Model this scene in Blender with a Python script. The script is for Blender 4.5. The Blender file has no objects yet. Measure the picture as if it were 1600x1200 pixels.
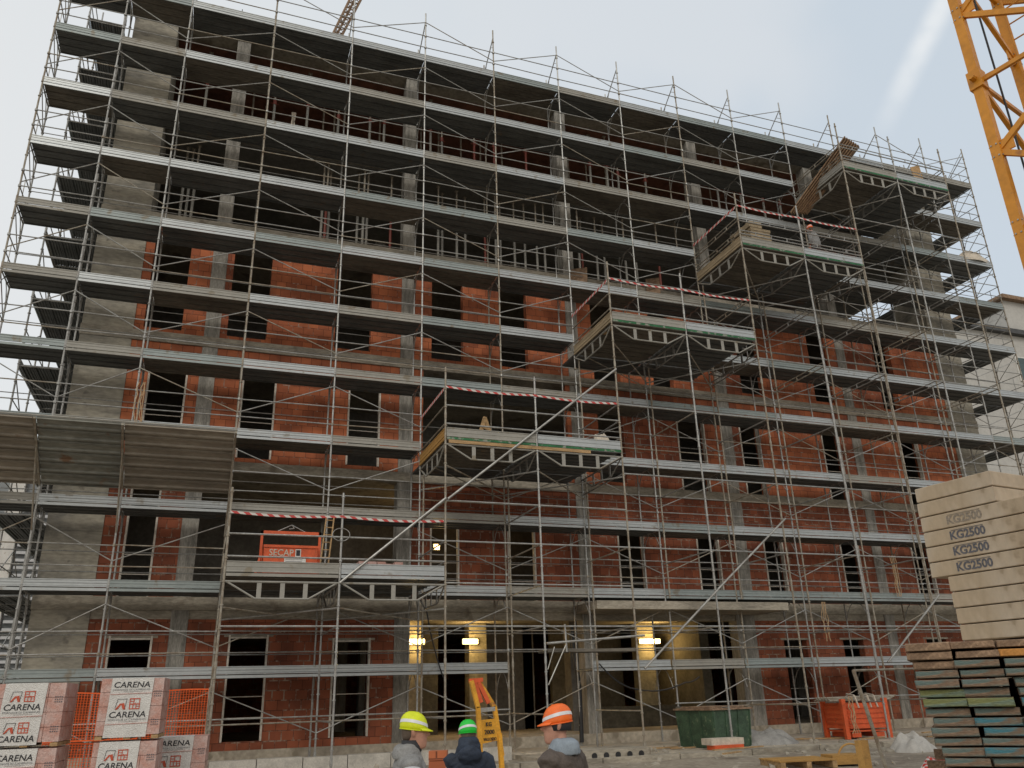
import bpy, bmesh, math, random
from mathutils import Vector, Matrix
random.seed(7)
C = bpy.context.scene
COL = C.collection
R = math.radians

# ------------------------------------------------------------------ camera
CAM = Vector((2.15097, -21.90183, -0.65719))
RX = Vector((0.93920742, -0.34222773, -0.02774173))
DN = Vector((0.09760727, 0.3435876, -0.93403447))
FW = Vector((0.32918421, 0.87454431, 0.35610393))
cd = bpy.data.cameras.new('camera'); cam = bpy.data.objects.new('camera', cd); COL.objects.link(cam)
cd.sensor_fit = 'HORIZONTAL'; cd.sensor_width = 36.0; cd.lens = 36.0 * 1276.22 / 1600.0
cd.clip_start = 0.1; cd.clip_end = 3000
m = Matrix((( RX.x, -DN.x, -FW.x, CAM.x), (RX.y, -DN.y, -FW.y, CAM.y), (RX.z, -DN.z, -FW.z, CAM.z), (0, 0, 0, 1)))
cam.matrix_world = m
C.camera = cam

# ------------------------------------------------------------------ world, sun, exposure
SUN_EL, SUN_AZ = R(38), R(205)      # azimuth measured clockwise from +Y: behind and left of the camera
w = bpy.data.worlds.new('World'); C.world = w; w.use_nodes = True
nt = w.node_tree; N = nt.nodes; L = nt.links; N.clear()
def wn(t, **k):
    n = N.new(t)
    for a, b in k.items(): setattr(n, a, b)
    return n
sky = wn('ShaderNodeTexSky', sky_type='NISHITA', sun_disc=False, sun_elevation=SUN_EL, sun_rotation=SUN_AZ, air_density=1.0, dust_density=2.5, ozone_density=1.0)
tc = wn('ShaderNodeTexCoord')
def vdot(vec):
    n = wn('ShaderNodeVectorMath', operation='DOT_PRODUCT'); n.inputs[1].default_value = vec
    L.new(tc.outputs['Generated'], n.inputs[0]); return n.outputs['Value']
def mth(op, a, b=None, clamp=False):
    n = wn('ShaderNodeMath', operation=op, use_clamp=clamp)
    for i, v in enumerate((a, b)):
        if v is None: continue
        if isinstance(v, (int, float)): n.inputs[i].default_value = v
        else: L.new(v, n.inputs[i])
    return n.outputs[0]
def rng(v, a, b, c=0.0, d=1.0, interp='SMOOTHSTEP'):
    n = wn('ShaderNodeMapRange', interpolation_type=interp)
    n.inputs['From Min'].default_value = a; n.inputs['From Max'].default_value = b
    n.inputs['To Min'].default_value = c; n.inputs['To Max'].default_value = d
    L.new(v, n.inputs['Value']); return n.outputs['Result']
def mixc(f, a, b, t='MIX'):
    n = wn('ShaderNodeMix', data_type='RGBA', blend_type=t)
    for s, v in ((n.inputs[0], f), (n.inputs[6], a), (n.inputs[7], b)):
        if isinstance(v, (int, float)): s.default_value = v
        elif isinstance(v, tuple): s.default_value = v
        else: L.new(v, s)
    return n.outputs[2]
# thin high overcast veil: pale warm low on the left, cooler blue grey higher up
noi = wn('ShaderNodeTexNoise'); noi.inputs['Scale'].default_value = 2.2; noi.inputs['Detail'].default_value = 4
L.new(tc.outputs['Generated'], noi.inputs['Vector'])
leftness = vdot((-0.72, 0.66, -0.35))
veil = mixc(rng(leftness, -0.25, 0.65), (6.2, 6.95, 7.7, 1), (8.9, 9.0, 8.8, 1))
veil = mixc(rng(noi.outputs['Fac'], 0.42, 0.60, 0, 0.6), veil, (7.7, 7.95, 8.2, 1))
front = vdot((-0.25, -0.95, 0.2))   # the sky behind the camera, where the sun sits behind the veil, is the brighter half
veil = mixc(rng(front, -0.1, 0.9, 0, 1), veil, (8.6, 8.2, 7.6, 1))
base = mixc(0.93, sky.outputs[0], veil)
# the aircraft trail in the sky
d1 = (FW * 1276.22 + RX * (1488 - 800) + DN * (-20 - 600)).normalized()
d2 = (FW * 1276.22 + RX * (1372 - 800) + DN * (215 - 600)).normalized()
nn = d1.cross(d2).normalized(); al = (d1 - d2).normalized()
wob = mth('MULTIPLY', mth('SUBTRACT', noi.outputs['Fac'], 0.5), 0.01)
dist = mth('ABSOLUTE', mth('ADD', vdot(tuple(nn)), wob))
t0 = d2.dot(al); t1 = d1.dot(al)
core = rng(dist, 0.001, 0.018, 1, 0)
along = rng(vdot(tuple(al)), t0 - 0.02, t0 + 0.10, 0, 1)
n2 = wn('ShaderNodeTexNoise'); n2.inputs['Scale'].default_value = 30; L.new(tc.outputs['Generated'], n2.inputs['Vector'])
fwd = rng(vdot(tuple(FW)), 0.2, 0.5)
tr = mth('MULTIPLY', mth('MULTIPLY', mth('MULTIPLY', core, along), fwd), rng(n2.outputs['Fac'], 0.25, 0.6, 0.6, 1.0))
full = mixc(mth('MULTIPLY', tr, 0.5), base, (9.9, 9.9, 9.7, 1))
bg = wn('ShaderNodeBackground'); bg.inputs['Strength'].default_value = 0.1
L.new(full, bg.inputs['Color'])
wo = wn('ShaderNodeOutputWorld'); L.new(bg.outputs[0], wo.inputs[0])

sl = bpy.data.lights.new('sun', 'SUN'); sl.energy = 0.7; sl.angle = R(20); sl.color = (1, .95, .86)
so = bpy.data.objects.new('sun', sl); COL.objects.link(so)
sd = Vector((math.sin(SUN_AZ) * math.cos(SUN_EL), math.cos(SUN_AZ) * math.cos(SUN_EL), math.sin(SUN_EL)))
so.rotation_euler = sd.to_track_quat('Z', 'Y').to_euler()
C.view_settings.view_transform = 'Standard'; C.view_settings.look = 'None'
C.view_settings.exposure = 0.0; C.view_settings.gamma = 1; C.view_settings.use_curve_mapping = False
C.render.engine = 'CYCLES'; C.cycles.max_bounces = 5; C.cycles.diffuse_bounces = 3
C.render.resolution_x = 1024; C.render.resolution_y = 768

# ------------------------------------------------------------------ materials
def mat(name, col, rough=.8, metal=0., var=.25, scale=3., detail=5, bump=0., col2=None, fac=(.42, .62), stretch=(1, 1, 1), rows=None, dirt=None):
    """noise-mottled surface: col mixed towards col2; rows = (period, depth) for horizontal board lines"""
    mt = bpy.data.materials.new(name); mt.use_nodes = True
    t = mt.node_tree; n = t.nodes; l = t.links; b = n['Principled BSDF']
    b.inputs['Roughness'].default_value = rough; b.inputs['Metallic'].default_value = metal
    tcn = n.new('ShaderNodeTexCoord'); mp = n.new('ShaderNodeMapping'); mp.inputs['Scale'].default_value = stretch
    l.new(tcn.outputs['Object'], mp.inputs[0])
    a = n.new('ShaderNodeTexNoise'); a.inputs['Scale'].default_value = scale; a.inputs['Detail'].default_value = detail; a.inputs['Roughness'].default_value = .6
    l.new(mp.outputs[0], a.inputs['Vector'])
    c2 = col2 if col2 else tuple(c * (1 - var) for c in col)
    r = n.new('ShaderNodeMapRange'); r.inputs['From Min'].default_value = fac[0]; r.inputs['From Max'].default_value = fac[1]
    l.new(a.outputs['Fac'], r.inputs['Value'])
    mx = n.new('ShaderNodeMix'); mx.data_type = 'RGBA'; l.new(r.outputs[0], mx.inputs[0])
    mx.inputs[6].default_value = (*col, 1); mx.inputs[7].default_value = (*c2, 1)
    out = mx.outputs[2]
    a2 = n.new('ShaderNodeTexNoise'); a2.inputs['Scale'].default_value = scale * 9; a2.inputs['Detail'].default_value = 4
    l.new(mp.outputs[0], a2.inputs['Vector'])
    r2 = n.new('ShaderNodeMapRange'); r2.inputs['From Min'].default_value = .3; r2.inputs['From Max'].default_value = .7
    r2.inputs['To Min'].default_value = 1 - var * .7; r2.inputs['To Max'].default_value = 1 + var * .5
    l.new(a2.outputs['Fac'], r2.inputs['Value'])
    m2 = n.new('ShaderNodeMix'); m2.data_type = 'RGBA'; m2.blend_type = 'MULTIPLY'; m2.inputs[0].default_value = 1
    l.new(out, m2.inputs[6]); l.new(r2.outputs[0], m2.inputs[7]); out = m2.outputs[2]
    if dirt:
        a3 = n.new('ShaderNodeTexNoise'); a3.inputs['Scale'].default_value = dirt[1]; a3.inputs['Detail'].default_value = 6
        l.new(tcn.outputs['Object'], a3.inputs['Vector'])
        r3 = n.new('ShaderNodeMapRange'); r3.inputs['From Min'].default_value = dirt[2]; r3.inputs['From Max'].default_value = dirt[2] + .08
        l.new(a3.outputs['Fac'], r3.inputs['Value'])
        m3 = n.new('ShaderNodeMix'); m3.data_type = 'RGBA'; l.new(r3.outputs[0], m3.inputs[0]); l.new(out, m3.inputs[6])
        m3.inputs[7].default_value = (*dirt[0], 1); out = m3.outputs[2]
    if rows:
        sx = n.new('ShaderNodeSeparateXYZ'); l.new(tcn.outputs['Object'], sx.inputs[0])
        md = n.new('ShaderNodeMath'); md.operation = 'MODULO'; 
        ad = n.new('ShaderNodeMath'); ad.operation = 'ADD'; ad.inputs[1].default_value = 100
        l.new(sx.outputs['Z'], ad.inputs[0]); l.new(ad.outputs[0], md.inputs[0]); md.inputs[1].default_value = rows[0]
        lt = n.new('ShaderNodeMath'); lt.operation = 'LESS_THAN'; l.new(md.outputs[0], lt.inputs[0]); lt.inputs[1].default_value = .02
        m4 = n.new('ShaderNodeMix'); m4.data_type = 'RGBA'; m4.blend_type = 'MULTIPLY'; m4.inputs[7].default_value = (rows[1],) * 3 + (1,)
        l.new(lt.outputs[0], m4.inputs[0]); l.new(out, m4.inputs[6]); out = m4.outputs[2]
    l.new(out, b.inputs['Base Color'])
    if bump:
        bp = n.new('ShaderNodeBump'); bp.inputs['Strength'].default_value = bump; bp.inputs['Distance'].default_value = .02
        l.new(a2.outputs['Fac'], bp.inputs['Height']); l.new(bp.outputs[0], b.inputs['Normal'])
    return mt

def brick_mat(name, c1, c2, mortar, bw=.3, bh=.24, ms=.008, patch=.62):
    mt = bpy.data.materials.new(name); mt.use_nodes = True
    t = mt.node_tree; n = t.nodes; l = t.links; b = n['Principled BSDF']; b.inputs['Roughness'].default_value = .9
    tcn = n.new('ShaderNodeTexCoord'); sx = n.new('ShaderNodeSeparateXYZ'); l.new(tcn.outputs['Object'], sx.inputs[0])
    ad = n.new('ShaderNodeMath'); l.new(sx.outputs['X'], ad.inputs[0]); l.new(sx.outputs['Y'], ad.inputs[1])
    cx = n.new('ShaderNodeCombineXYZ'); l.new(ad.outputs[0], cx.inputs['X']); l.new(sx.outputs['Z'], cx.inputs['Y'])
    br = n.new('ShaderNodeTexBrick'); l.new(cx.outputs[0], br.inputs['Vector'])
    br.inputs['Scale'].default_value = 1; br.inputs['Brick Width'].default_value = bw; br.inputs['Row Height'].default_value = bh
    br.inputs['Mortar Size'].default_value = ms; br.inputs['Mortar Smooth'].default_value = .3; br.inputs['Bias'].default_value = -.1
    br.inputs['Color1'].default_value = (*c1, 1); br.inputs['Color2'].default_value = (*c2, 1)
    br.inputs['Mortar'].default_value = (*[q * .5 for q in c2], 1)
    a = n.new('ShaderNodeTexNoise'); a.inputs['Scale'].default_value = 1.1; a.inputs['Detail'].default_value = 6; l.new(tcn.outputs['Object'], a.inputs['Vector'])
    r = n.new('ShaderNodeMapRange'); r.inputs['From Min'].default_value = .35; r.inputs['From Max'].default_value = .65
    r.inputs['To Min'].default_value = .62; r.inputs['To Max'].default_value = 1.2; l.new(a.outputs['Fac'], r.inputs['Value'])
    m2 = n.new('ShaderNodeMix'); m2.data_type = 'RGBA'; m2.blend_type = 'MULTIPLY'; m2.inputs[0].default_value = 1
    l.new(br.outputs['Color'], m2.inputs[6]); l.new(r.outputs[0], m2.inputs[7])
    # smeared pale mortar: only where a second noise is high, on the joints and in drips beside them
    a3 = n.new('ShaderNodeTexNoise'); a3.inputs['Scale'].default_value = 2.3; a3.inputs['Detail'].default_value = 7; a3.inputs['Roughness'].default_value = .75
    mp = n.new('ShaderNodeMapping'); mp.inputs['Scale'].default_value = (1.5, 1.5, .6); l.new(tcn.outputs['Object'], mp.inputs[0]); l.new(mp.outputs[0], a3.inputs['Vector'])
    r3 = n.new('ShaderNodeMapRange'); r3.inputs['From Min'].default_value = patch - .06; r3.inputs['From Max'].default_value = patch + .04; l.new(a3.outputs['Fac'], r3.inputs['Value'])
    br2 = n.new('ShaderNodeTexBrick'); l.new(cx.outputs[0], br2.inputs['Vector']); br2.inputs['Scale'].default_value = 1
    br2.inputs['Brick Width'].default_value = bw; br2.inputs['Row Height'].default_value = bh; br2.inputs['Mortar Size'].default_value = .022; br2.inputs['Mortar Smooth'].default_value = .6
    ml = n.new('ShaderNodeMath'); ml.operation = 'MULTIPLY'; l.new(r3.outputs[0], ml.inputs[0]); l.new(br2.outputs['Fac'], ml.inputs[1])
    m5 = n.new('ShaderNodeMix'); m5.data_type = 'RGBA'; l.new(ml.outputs[0], m5.inputs[0]); l.new(m2.outputs[2], m5.inputs[6]); m5.inputs[7].default_value = (*mortar, 1)
    l.new(m5.outputs[2], b.inputs['Base Color'])
    bp = n.new('ShaderNodeBump'); bp.inputs['Strength'].default_value = .5; bp.inputs['Distance'].default_value = .01; bp.invert = True
    l.new(br.outputs['Fac'], bp.inputs['Height']); l.new(bp.outputs[0], b.inputs['Normal'])
    return mt

def stripe_mat(name, c1, c2, period=.2, slant=1.):
    mt = bpy.data.materials.new(name); mt.use_nodes = True
    t = mt.node_tree; n = t.nodes; l = t.links; b = n['Principled BSDF']; b.inputs['Roughness'].default_value = .5
    tcn = n.new('ShaderNodeTexCoord'); sx = n.new('ShaderNodeSeparateXYZ'); l.new(tcn.outputs['Object'], sx.inputs[0])
    a = n.new('ShaderNodeMath'); l.new(sx.outputs['X'], a.inputs[0]); l.new(sx.outputs['Y'], a.inputs[1])
    z = n.new('ShaderNodeMath'); z.operation = 'MULTIPLY_ADD'; l.new(sx.outputs['Z'], z.inputs[0]); z.inputs[1].default_value = slant; l.new(a.outputs[0], z.inputs[2])
    s = n.new('ShaderNodeMath'); s.operation = 'ADD'; l.new(z.outputs[0], s.inputs[0]); s.inputs[1].default_value = 200
    md = n.new('ShaderNodeMath'); md.operation = 'MODULO'; l.new(s.outputs[0], md.inputs[0]); md.inputs[1].default_value = period
    g = n.new('ShaderNodeMath'); g.operation = 'GREATER_THAN'; l.new(md.outputs[0], g.inputs[0]); g.inputs[1].default_value = period / 2
    mx = n.new('ShaderNodeMix'); mx.data_type = 'RGBA'; l.new(g.outputs[0], mx.inputs[0]); mx.inputs[6].default_value = (*c1, 1); mx.inputs[7].default_value = (*c2, 1)
    l.new(mx.outputs[2], b.inputs['Base Color']); return mt

def emit(name, col, s):
    mt = bpy.data.materials.new(name); mt.use_nodes = True
    b = mt.node_tree.nodes['Principled BSDF']; b.inputs['Emission Color'].default_value = (*col, 1); b.inputs['Emission Strength'].default_value = s
    return mt

M = dict(
 conc=mat('bare_concrete', (.42, .385, .31), .92, var=.3, scale=.9, bump=.35, stretch=(.7, .7, 1.9), rows=(.6, .78), col2=(.21, .2, .175), fac=(.4, .68), dirt=((.17, .155, .13), 2.6, .63)),
 conc_col=mat('column_concrete', (.36, .34, .30), .92, var=.4, scale=2.5, bump=.35, stretch=(3, 3, .5)),
 conc_slab=mat('slab_concrete', (.40, .36, .29), .92, var=.35, scale=1.6, bump=.3, stretch=(.6, .6, 2), dirt=((.2, .17, .13), 1.7, .6)),
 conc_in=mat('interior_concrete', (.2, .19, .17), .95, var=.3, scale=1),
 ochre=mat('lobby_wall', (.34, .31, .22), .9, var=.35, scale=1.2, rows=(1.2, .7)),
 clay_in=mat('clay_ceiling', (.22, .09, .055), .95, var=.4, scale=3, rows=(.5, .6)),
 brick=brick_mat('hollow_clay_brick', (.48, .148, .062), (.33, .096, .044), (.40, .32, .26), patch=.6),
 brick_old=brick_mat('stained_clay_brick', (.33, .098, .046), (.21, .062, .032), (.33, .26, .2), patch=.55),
 galv=mat('galvanised_tube', (.42, .42, .40), .45, .55, var=.3, scale=4, col2=(.3, .29, .27)),
 rust=mat('stained_tube', (.37, .34, .28), .6, .3, var=.3, scale=5, col2=(.25, .20, .145)),
 board_b=mat('bright_steel_board', (.43, .455, .46), .40, .5, var=.1, scale=2, stretch=(.6, 1, 1), dirt=((.27, .255, .22), 3, .62)),
 board_c=mat('cream_steel_board', (.335, .325, .29), .65, .15, var=.12, scale=2, stretch=(.6, 1, 1), dirt=((.24, .21, .16), 3, .6)),
 board_g=mat('green_grey_steel_board', (.29, .33, .325), .5, .3, var=.12, scale=2, stretch=(.6, 1, 1), dirt=((.22, .2, .16), 3, .6)),
 deck=mat('steel_deck', (.165, .172, .17), .55, .35, var=.3, scale=2, stretch=(.4, 1, 1), dirt=((.17, .14, .11), 2.5, .64)),
 deck2=mat('weathered_steel_deck', (.20, .18, .15), .7, .2, var=.35, scale=1.6, stretch=(.4, 1, 1)),
 dark=mat('dark_steel', (.09, .09, .09), .6, .4),
 green=mat('green_paint', (.02, .16, .055), .6, var=.35, dirt=((.25, .27, .22), 7, .54)),
 yel=mat('crane_paint', (.68, .28, .018), .45, var=.18, scale=1.2, dirt=((.35, .14, .03), 3, .68)),
 yel2=mat('fork_paint', (.78, .38, .03), .5, var=.25, scale=5, dirt=((.3, .12, .05), 9, .62)),
 orange=mat('orange_paint', (.72, .115, .03), .5, var=.2, scale=3, dirt=((.3, .09, .04), 6, .66)),
 red=mat('red_paint', (.26, .055, .035), .5, var=.3),
 white=mat('white_paint', (.75, .74, .70), .6, var=.12, dirt=((.5, .45, .38), 8, .64)),
 jamb=mat('window_jamb', (.7, .64, .55), .7, var=.25, scale=8),
 ink=mat('black_ink', (.03, .03, .035), .7, var=.1),
 ink2=mat('faded_ink', (.17, .17, .19), .8, var=.4, scale=30),
 inkg=mat('grey_ink', (.3, .3, .31), .7, var=.1),
 logo=mat('logo_red', (.55, .09, .04), .6, var=.1),
 film=mat('wrapped_clay', (.50, .27, .22), .35, var=.3, scale=5, bump=.4, col2=(.58, .42, .38)),
 net=mat('orange_net', (.85, .13, .02), .6, var=.15),
 tape=stripe_mat('barrier_tape', (.62, .58, .54), (.5, .05, .045), .24, 1.3),
 ballast=mat('ballast_concrete', (.58, .49, .375), .92, var=.12, scale=1.2, bump=.15, col2=(.50, .40, .28), stretch=(1, 1, .6), dirt=((.36, .28, .19), 2.4, .66)),
 wood=mat('sawn_wood', (.48, .31, .15), .85, var=.35, scale=3, stretch=(1, 6, 6), bump=.3),
 woody=mat('yellow_board', (.50, .28, .08), .7, var=.25, scale=3, stretch=(.5, 3, 3)),
 plank=mat('weathered_plank', (.21, .135, .085), .9, var=.45, scale=7, bump=.5, col2=(.33, .22, .14)),
 plankb=mat('blue_painted_end', (.055, .19, .235), .85, var=.5, scale=9, bump=.4, stretch=(.5, .5, 3.5), col2=(.17, .15, .11), fac=(.45, .56), dirt=((.17, .11, .07), 9, .55)),
 plankt=mat('teal_painted_end', (.125, .17, .155), .85, var=.5, scale=8, bump=.4, stretch=(.5, .5, 3.5), col2=(.22, .15, .1), fac=(.46, .56), dirt=((.17, .11, .07), 9, .56)),
 planky=mat('yellow_painted_end', (.19, .20, .075), .85, stretch=(.5, .5, 3.5), var=.5, scale=7, bump=.4, col2=(.15, .2, .15), fac=(.46, .6)),
 planko=mat('orange_painted_end', (.55, .25, .06), .8, var=.3, scale=7, bump=.4),
 bin=mat('green_bin', (.055, .105, .06), .6, var=.4, scale=3, dirt=((.16, .2, .12), 7, .62)),
 tarp=mat('grey_tarpaulin', (.35, .34, .32), .6, var=.25, scale=5, bump=.3),
 sack=mat('pale_sack', (.62, .55, .45), .8, var=.2, scale=8),
 ground=mat('ground_dirt', (.33, .285, .22), .95, var=.35, scale=1.2, detail=8, bump=.6, col2=(.24, .2, .155), dirt=((.42, .38, .31), 3.5, .6)),
 apron=mat('apron_concrete', (.50, .44, .35), .95, var=.3, scale=1., bump=.4, dirt=((.28, .24, .18), 2.2, .58)),
 render=mat('pale_render', (.50, .49, .46), .85, var=.1, scale=.6, rows=(3.0, .85)),
 grey_b=mat('grey_cladding', (.25, .27, .28), .6, var=.12, scale=.5),
 slat=mat('white_slats', (.6, .62, .64), .5, var=.1),
 glass=mat('dark_glass', (.05, .09, .09), .12, .1, var=.3, scale=.6),
 rope=mat('rope', (.55, .38, .22), .9, var=.3, scale=20),
 cable=mat('black_cable', (.02, .02, .022), .6),
 skin=mat('skin', (.52, .27, .19), .55, var=.12, scale=20),
 hair=mat('dark_hair', (.13, .095, .07), .8),
 h_yel=mat('yellow_helmet', (.72, .80, .01), .42, var=.12, scale=14, dirt=((.35, .33, .28), 26, .68)),
 h_grn=mat('green_helmet', (.015, .60, .05), .42, var=.12, scale=14, dirt=((.35, .33, .28), 26, .68)),
 h_org=mat('orange_helmet', (.95, .17, .02), .42, var=.12, scale=14, dirt=((.35, .33, .28), 26, .68)),
 refl=mat('reflective_band', (.75, .76, .78), .4, var=.1),
 j_grey=mat('grey_jacket', (.27, .27, .265), .85, var=.2, scale=7, bump=.3),
 j_lite=mat('pale_sleeve', (.52, .53, .55), .7, var=.1),
 j_navy=mat('navy_jacket', (.022, .035, .062), .7, var=.3, scale=9, bump=.3),
 j_brown=mat('taupe_jacket', (.115, .092, .078), .8, var=.25, scale=9, bump=.3),
 j_blue=mat('light_blue_hood', (.28, .33, .38), .85, var=.15, scale=12),
 trouser=mat('dark_trousers', (.04, .045, .06), .85, var=.2),
 boot=mat('boot_leather', (.06, .045, .03), .7),
 board_fan=mat('grey_fan_sheet', (.33, .29, .235), .7, .15, var=.25, scale=1.5, stretch=(.4, 1, 1), dirt=((.16, .09, .05), 2.2, .68)),
 board_fan2=mat('rust_grey_fan_sheet', (.27, .27, .235), .7, .15, var=.3, scale=1.5, stretch=(.4, 1, 1), dirt=((.2, .12, .07), 2., .62)),
 faint=mat('very_faint_ink', (.36, .31, .25), .9, var=.3, scale=30),
 sackw=mat('white_woven_sack', (.5, .48, .44), .7, var=.15, scale=8, dirt=((.12, .2, .4), 6, .68)),
 redsheet=mat('red_white_sheet', (.7, .68, .66), .6, var=.1, col2=(.6, .05, .03), scale=9, fac=(.48, .52)),
 white2=mat('pale_block', (.56, .53, .47), .9, var=.2, scale=4),
 woodp=mat('pale_board', (.42, .33, .21), .8, var=.3, scale=3, stretch=(3, .5, 3)),
 brownb=mat('brown_board', (.30, .19, .11), .85, var=.35, scale=3, stretch=(3, 3, 1), col2=(.2, .125, .075)),
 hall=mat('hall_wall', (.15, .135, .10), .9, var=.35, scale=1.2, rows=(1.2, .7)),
 paper=mat('printed_paper', (.72, .71, .68), .45, var=.1, scale=7, bump=.9, dirt=((.5, .46, .42), 6, .66)),
 lamp=emit('lamp_light', (1, .66, .24), 7), 
)

# ------------------------------------------------------------------ mesh builder (world coordinates)
class MB:
    def __init__(s): s.v = []; s.f = []; s.smooth = False
    def add(s, vs, fs):
        o = len(s.v); s.v += [tuple(q) for q in vs]; s.f += [tuple(i + o for i in f) for f in fs]; return s
    def tube(s, a, b, r=.024, n=6, r2=None):
        a = Vector(a); b = Vector(b); d = b - a
        if d.length < 1e-6: return s
        d.normalize(); u = d.cross(Vector((0, 0, 1)) if abs(d.z) < .9 else Vector((1, 0, 0))).normalized(); v = d.cross(u)
        r2 = r if r2 is None else r2; vs = []
        for p, q in ((a, r), (b, r2)):
            for i in range(n):
                t = 2 * math.pi * i / n; vs.append(p + u * math.cos(t) * q + v * math.sin(t) * q)
        fs = [(i, (i + 1) % n, n + (i + 1) % n, n + i) for i in range(n)] + [tuple(range(n - 1, -1, -1)), tuple(range(n, 2 * n))]
        return s.add(vs, fs)
    def path(s, pts, r=.02, n=6):
        for a, b in zip(pts, pts[1:]): s.tube(a, b, r, n)
        return s
    def box(s, x0, x1, y0, y1, z0, z1):
        vs = [(x0, y0, z0), (x1, y0, z0), (x1, y1, z0), (x0, y1, z0), (x0, y0, z1), (x1, y0, z1), (x1, y1, z1), (x0, y1, z1)]
        return s.add(vs, [(0, 3, 2, 1), (4, 5, 6, 7), (0, 1, 5, 4), (1, 2, 6, 5), (2, 3, 7, 6), (3, 0, 4, 7)])
    def obox(s, c, ax, ay, az, hx, hy, hz):
        c = Vector(c); ax = Vector(ax).normalized() * hx; ay = Vector(ay).normalized() * hy; az = Vector(az).normalized() * hz
        vs = [c - ax - ay - az, c + ax - ay - az, c + ax + ay - az, c - ax + ay - az, c - ax - ay + az, c + ax - ay + az, c + ax + ay + az, c - ax + ay + az]
        return s.add(vs, [(0, 3, 2, 1), (4, 5, 6, 7), (0, 1, 5, 4), (1, 2, 6, 5), (2, 3, 7, 6), (3, 0, 4, 7)])
    def beam(s, a, b, w, h, up=(0, 0, 1)):
        a = Vector(a); b = Vector(b); d = (b - a); ay = Vector(up).cross(d).normalized(); az = d.cross(ay).normalized()
        return s.obox((a + b) / 2, d, ay, az, d.length / 2, w / 2, h / 2)
    def prism(s, poly, d0, fn):
        """poly: 2-D points; fn(p, t) -> world point for t = 0 / 1 (t scaled by d0)"""
        n = len(poly); vs = [fn(p, 0) for p in poly] + [fn(p, d0) for p in poly]
        return s.add(vs, [(i, (i + 1) % n, n + (i + 1) % n, n + i) for i in range(n)] + [tuple(range(n - 1, -1, -1)), tuple(range(n, 2 * n))])
    def loft(s, rings, n=16):
        """rings: (centre, ax, ay) with half-axis vectors"""
        vs = []; k = len(rings)
        for c, ax, ay in rings:
            for i in range(n):
                t = 2 * math.pi * i / n; vs.append(Vector(c) + Vector(ax) * math.cos(t) + Vector(ay) * math.sin(t))
        fs = [(j * n + i, j * n + (i + 1) % n, (j + 1) * n + (i + 1) % n, (j + 1) * n + i) for j in range(k - 1) for i in range(n)]
        fs += [tuple(range(n - 1, -1, -1)), tuple(range((k - 1) * n, k * n))]
        return s.add(vs, fs)
    def limb(s, pts, n=10):
        """pts: (point, radius) chain with shared rings -> continuous tapered limb"""
        rings = []
        for i, (p, r) in enumerate(pts):
            a = Vector(pts[max(i - 1, 0)][0]); b = Vector(pts[min(i + 1, len(pts) - 1)][0]); d = (b - a).normalized()
            u = d.cross(Vector((0, 0, 1)) if abs(d.z) < .9 else Vector((1, 0, 0))).normalized(); v = d.cross(u)
            rings.append((p, u * r, v * r))
        return s.loft(rings, n)
    def build(s, name, m, parent=None, smooth=False, voxel=0, folds=0, xf=None, label=None, kind=None):
        org = Vector((0, 0, 0)); vs = [Vector(q) for q in s.v]
        if xf is not None: vs = [xf @ q for q in vs]
        p = parent
        while p is not None: org += p.location; p = p.parent
        me = bpy.data.meshes.new(name)
        me.from_pydata([tuple(q - org) for q in vs], [], s.f); me.update()
        o = bpy.data.objects.new(name, me); COL.objects.link(o)
        bm = bmesh.new(); bm.from_mesh(me); bmesh.ops.recalc_face_normals(bm, faces=bm.faces); bm.to_mesh(me); bm.free()
        if voxel:
            md = o.modifiers.new('r', 'REMESH'); md.mode = 'VOXEL'; md.voxel_size = voxel; md.use_smooth_shade = True
            sm = o.modifiers.new('s', 'SMOOTH'); sm.iterations = 3; sm.factor = .5
            dg = bpy.context.evaluated_depsgraph_get(); me2 = bpy.data.meshes.new_from_object(o.evaluated_get(dg))
            o.modifiers.clear(); o.data = me2; me2.name = name; me = me2; smooth = True
            if folds:      # cloth creases
                from mathutils import noise as NZ
                me.update()
                for v in me.vertices:
                    p = v.co; wv = NZ.noise(p * 4) * 1.5
                    q = 1 - abs(NZ.noise(Vector((p.x * 9 + wv, p.y * 9 - wv, p.z * 17 + wv * 2)))) * 2
                    v.co = v.co + v.normal * folds * (q * .8 + NZ.noise(p * 30) * .35)
        me.materials.clear(); me.materials.append(m)
        if smooth:
            for q in me.polygons: q.use_smooth = True
        if parent is not None: o.parent = parent
        if label: o['label'] = label
        if kind: o['kind'] = kind
        return o

def tag(o, label, cat, group=None):
    o['label'] = label; o['category'] = cat
    if group: o['group'] = group
    return o
def thing(name, label, cat, loc=(0, 0, 0), group=None):
    o = bpy.data.objects.new(name, None); COL.objects.link(o); o.location = loc; o.empty_display_size = .2
    return tag(o, label, cat, group)
def struct(o): o['kind'] = 'structure'; return o
def ranked(name, items, parent, limit=100):
    """items: (centre, MB, material). The largest-showing (nearest) become parts, the rest one object"""
    items.sort(key=lambda q: (Vector(q[0]) - CAM).length)
    for c, b, mm in items[:limit]: b.build(name, mm, parent)
    rest = items[limit:]
    if rest:
        a = MB(); me_m = rest[0][2]
        mats = []
        for c, b, mm in rest:
            if mm not in mats: mats.append(mm)
        idx = []
        for c, b, mm in rest: a.add(b.v, b.f); idx += [mats.index(mm)] * len(b.f)
        o = a.build(name, mats[0], parent, kind='stuff')
        for mm in mats[1:]: o.data.materials.append(mm)
        for p, i in zip(o.data.polygons, idx): p.material_index = i

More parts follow.
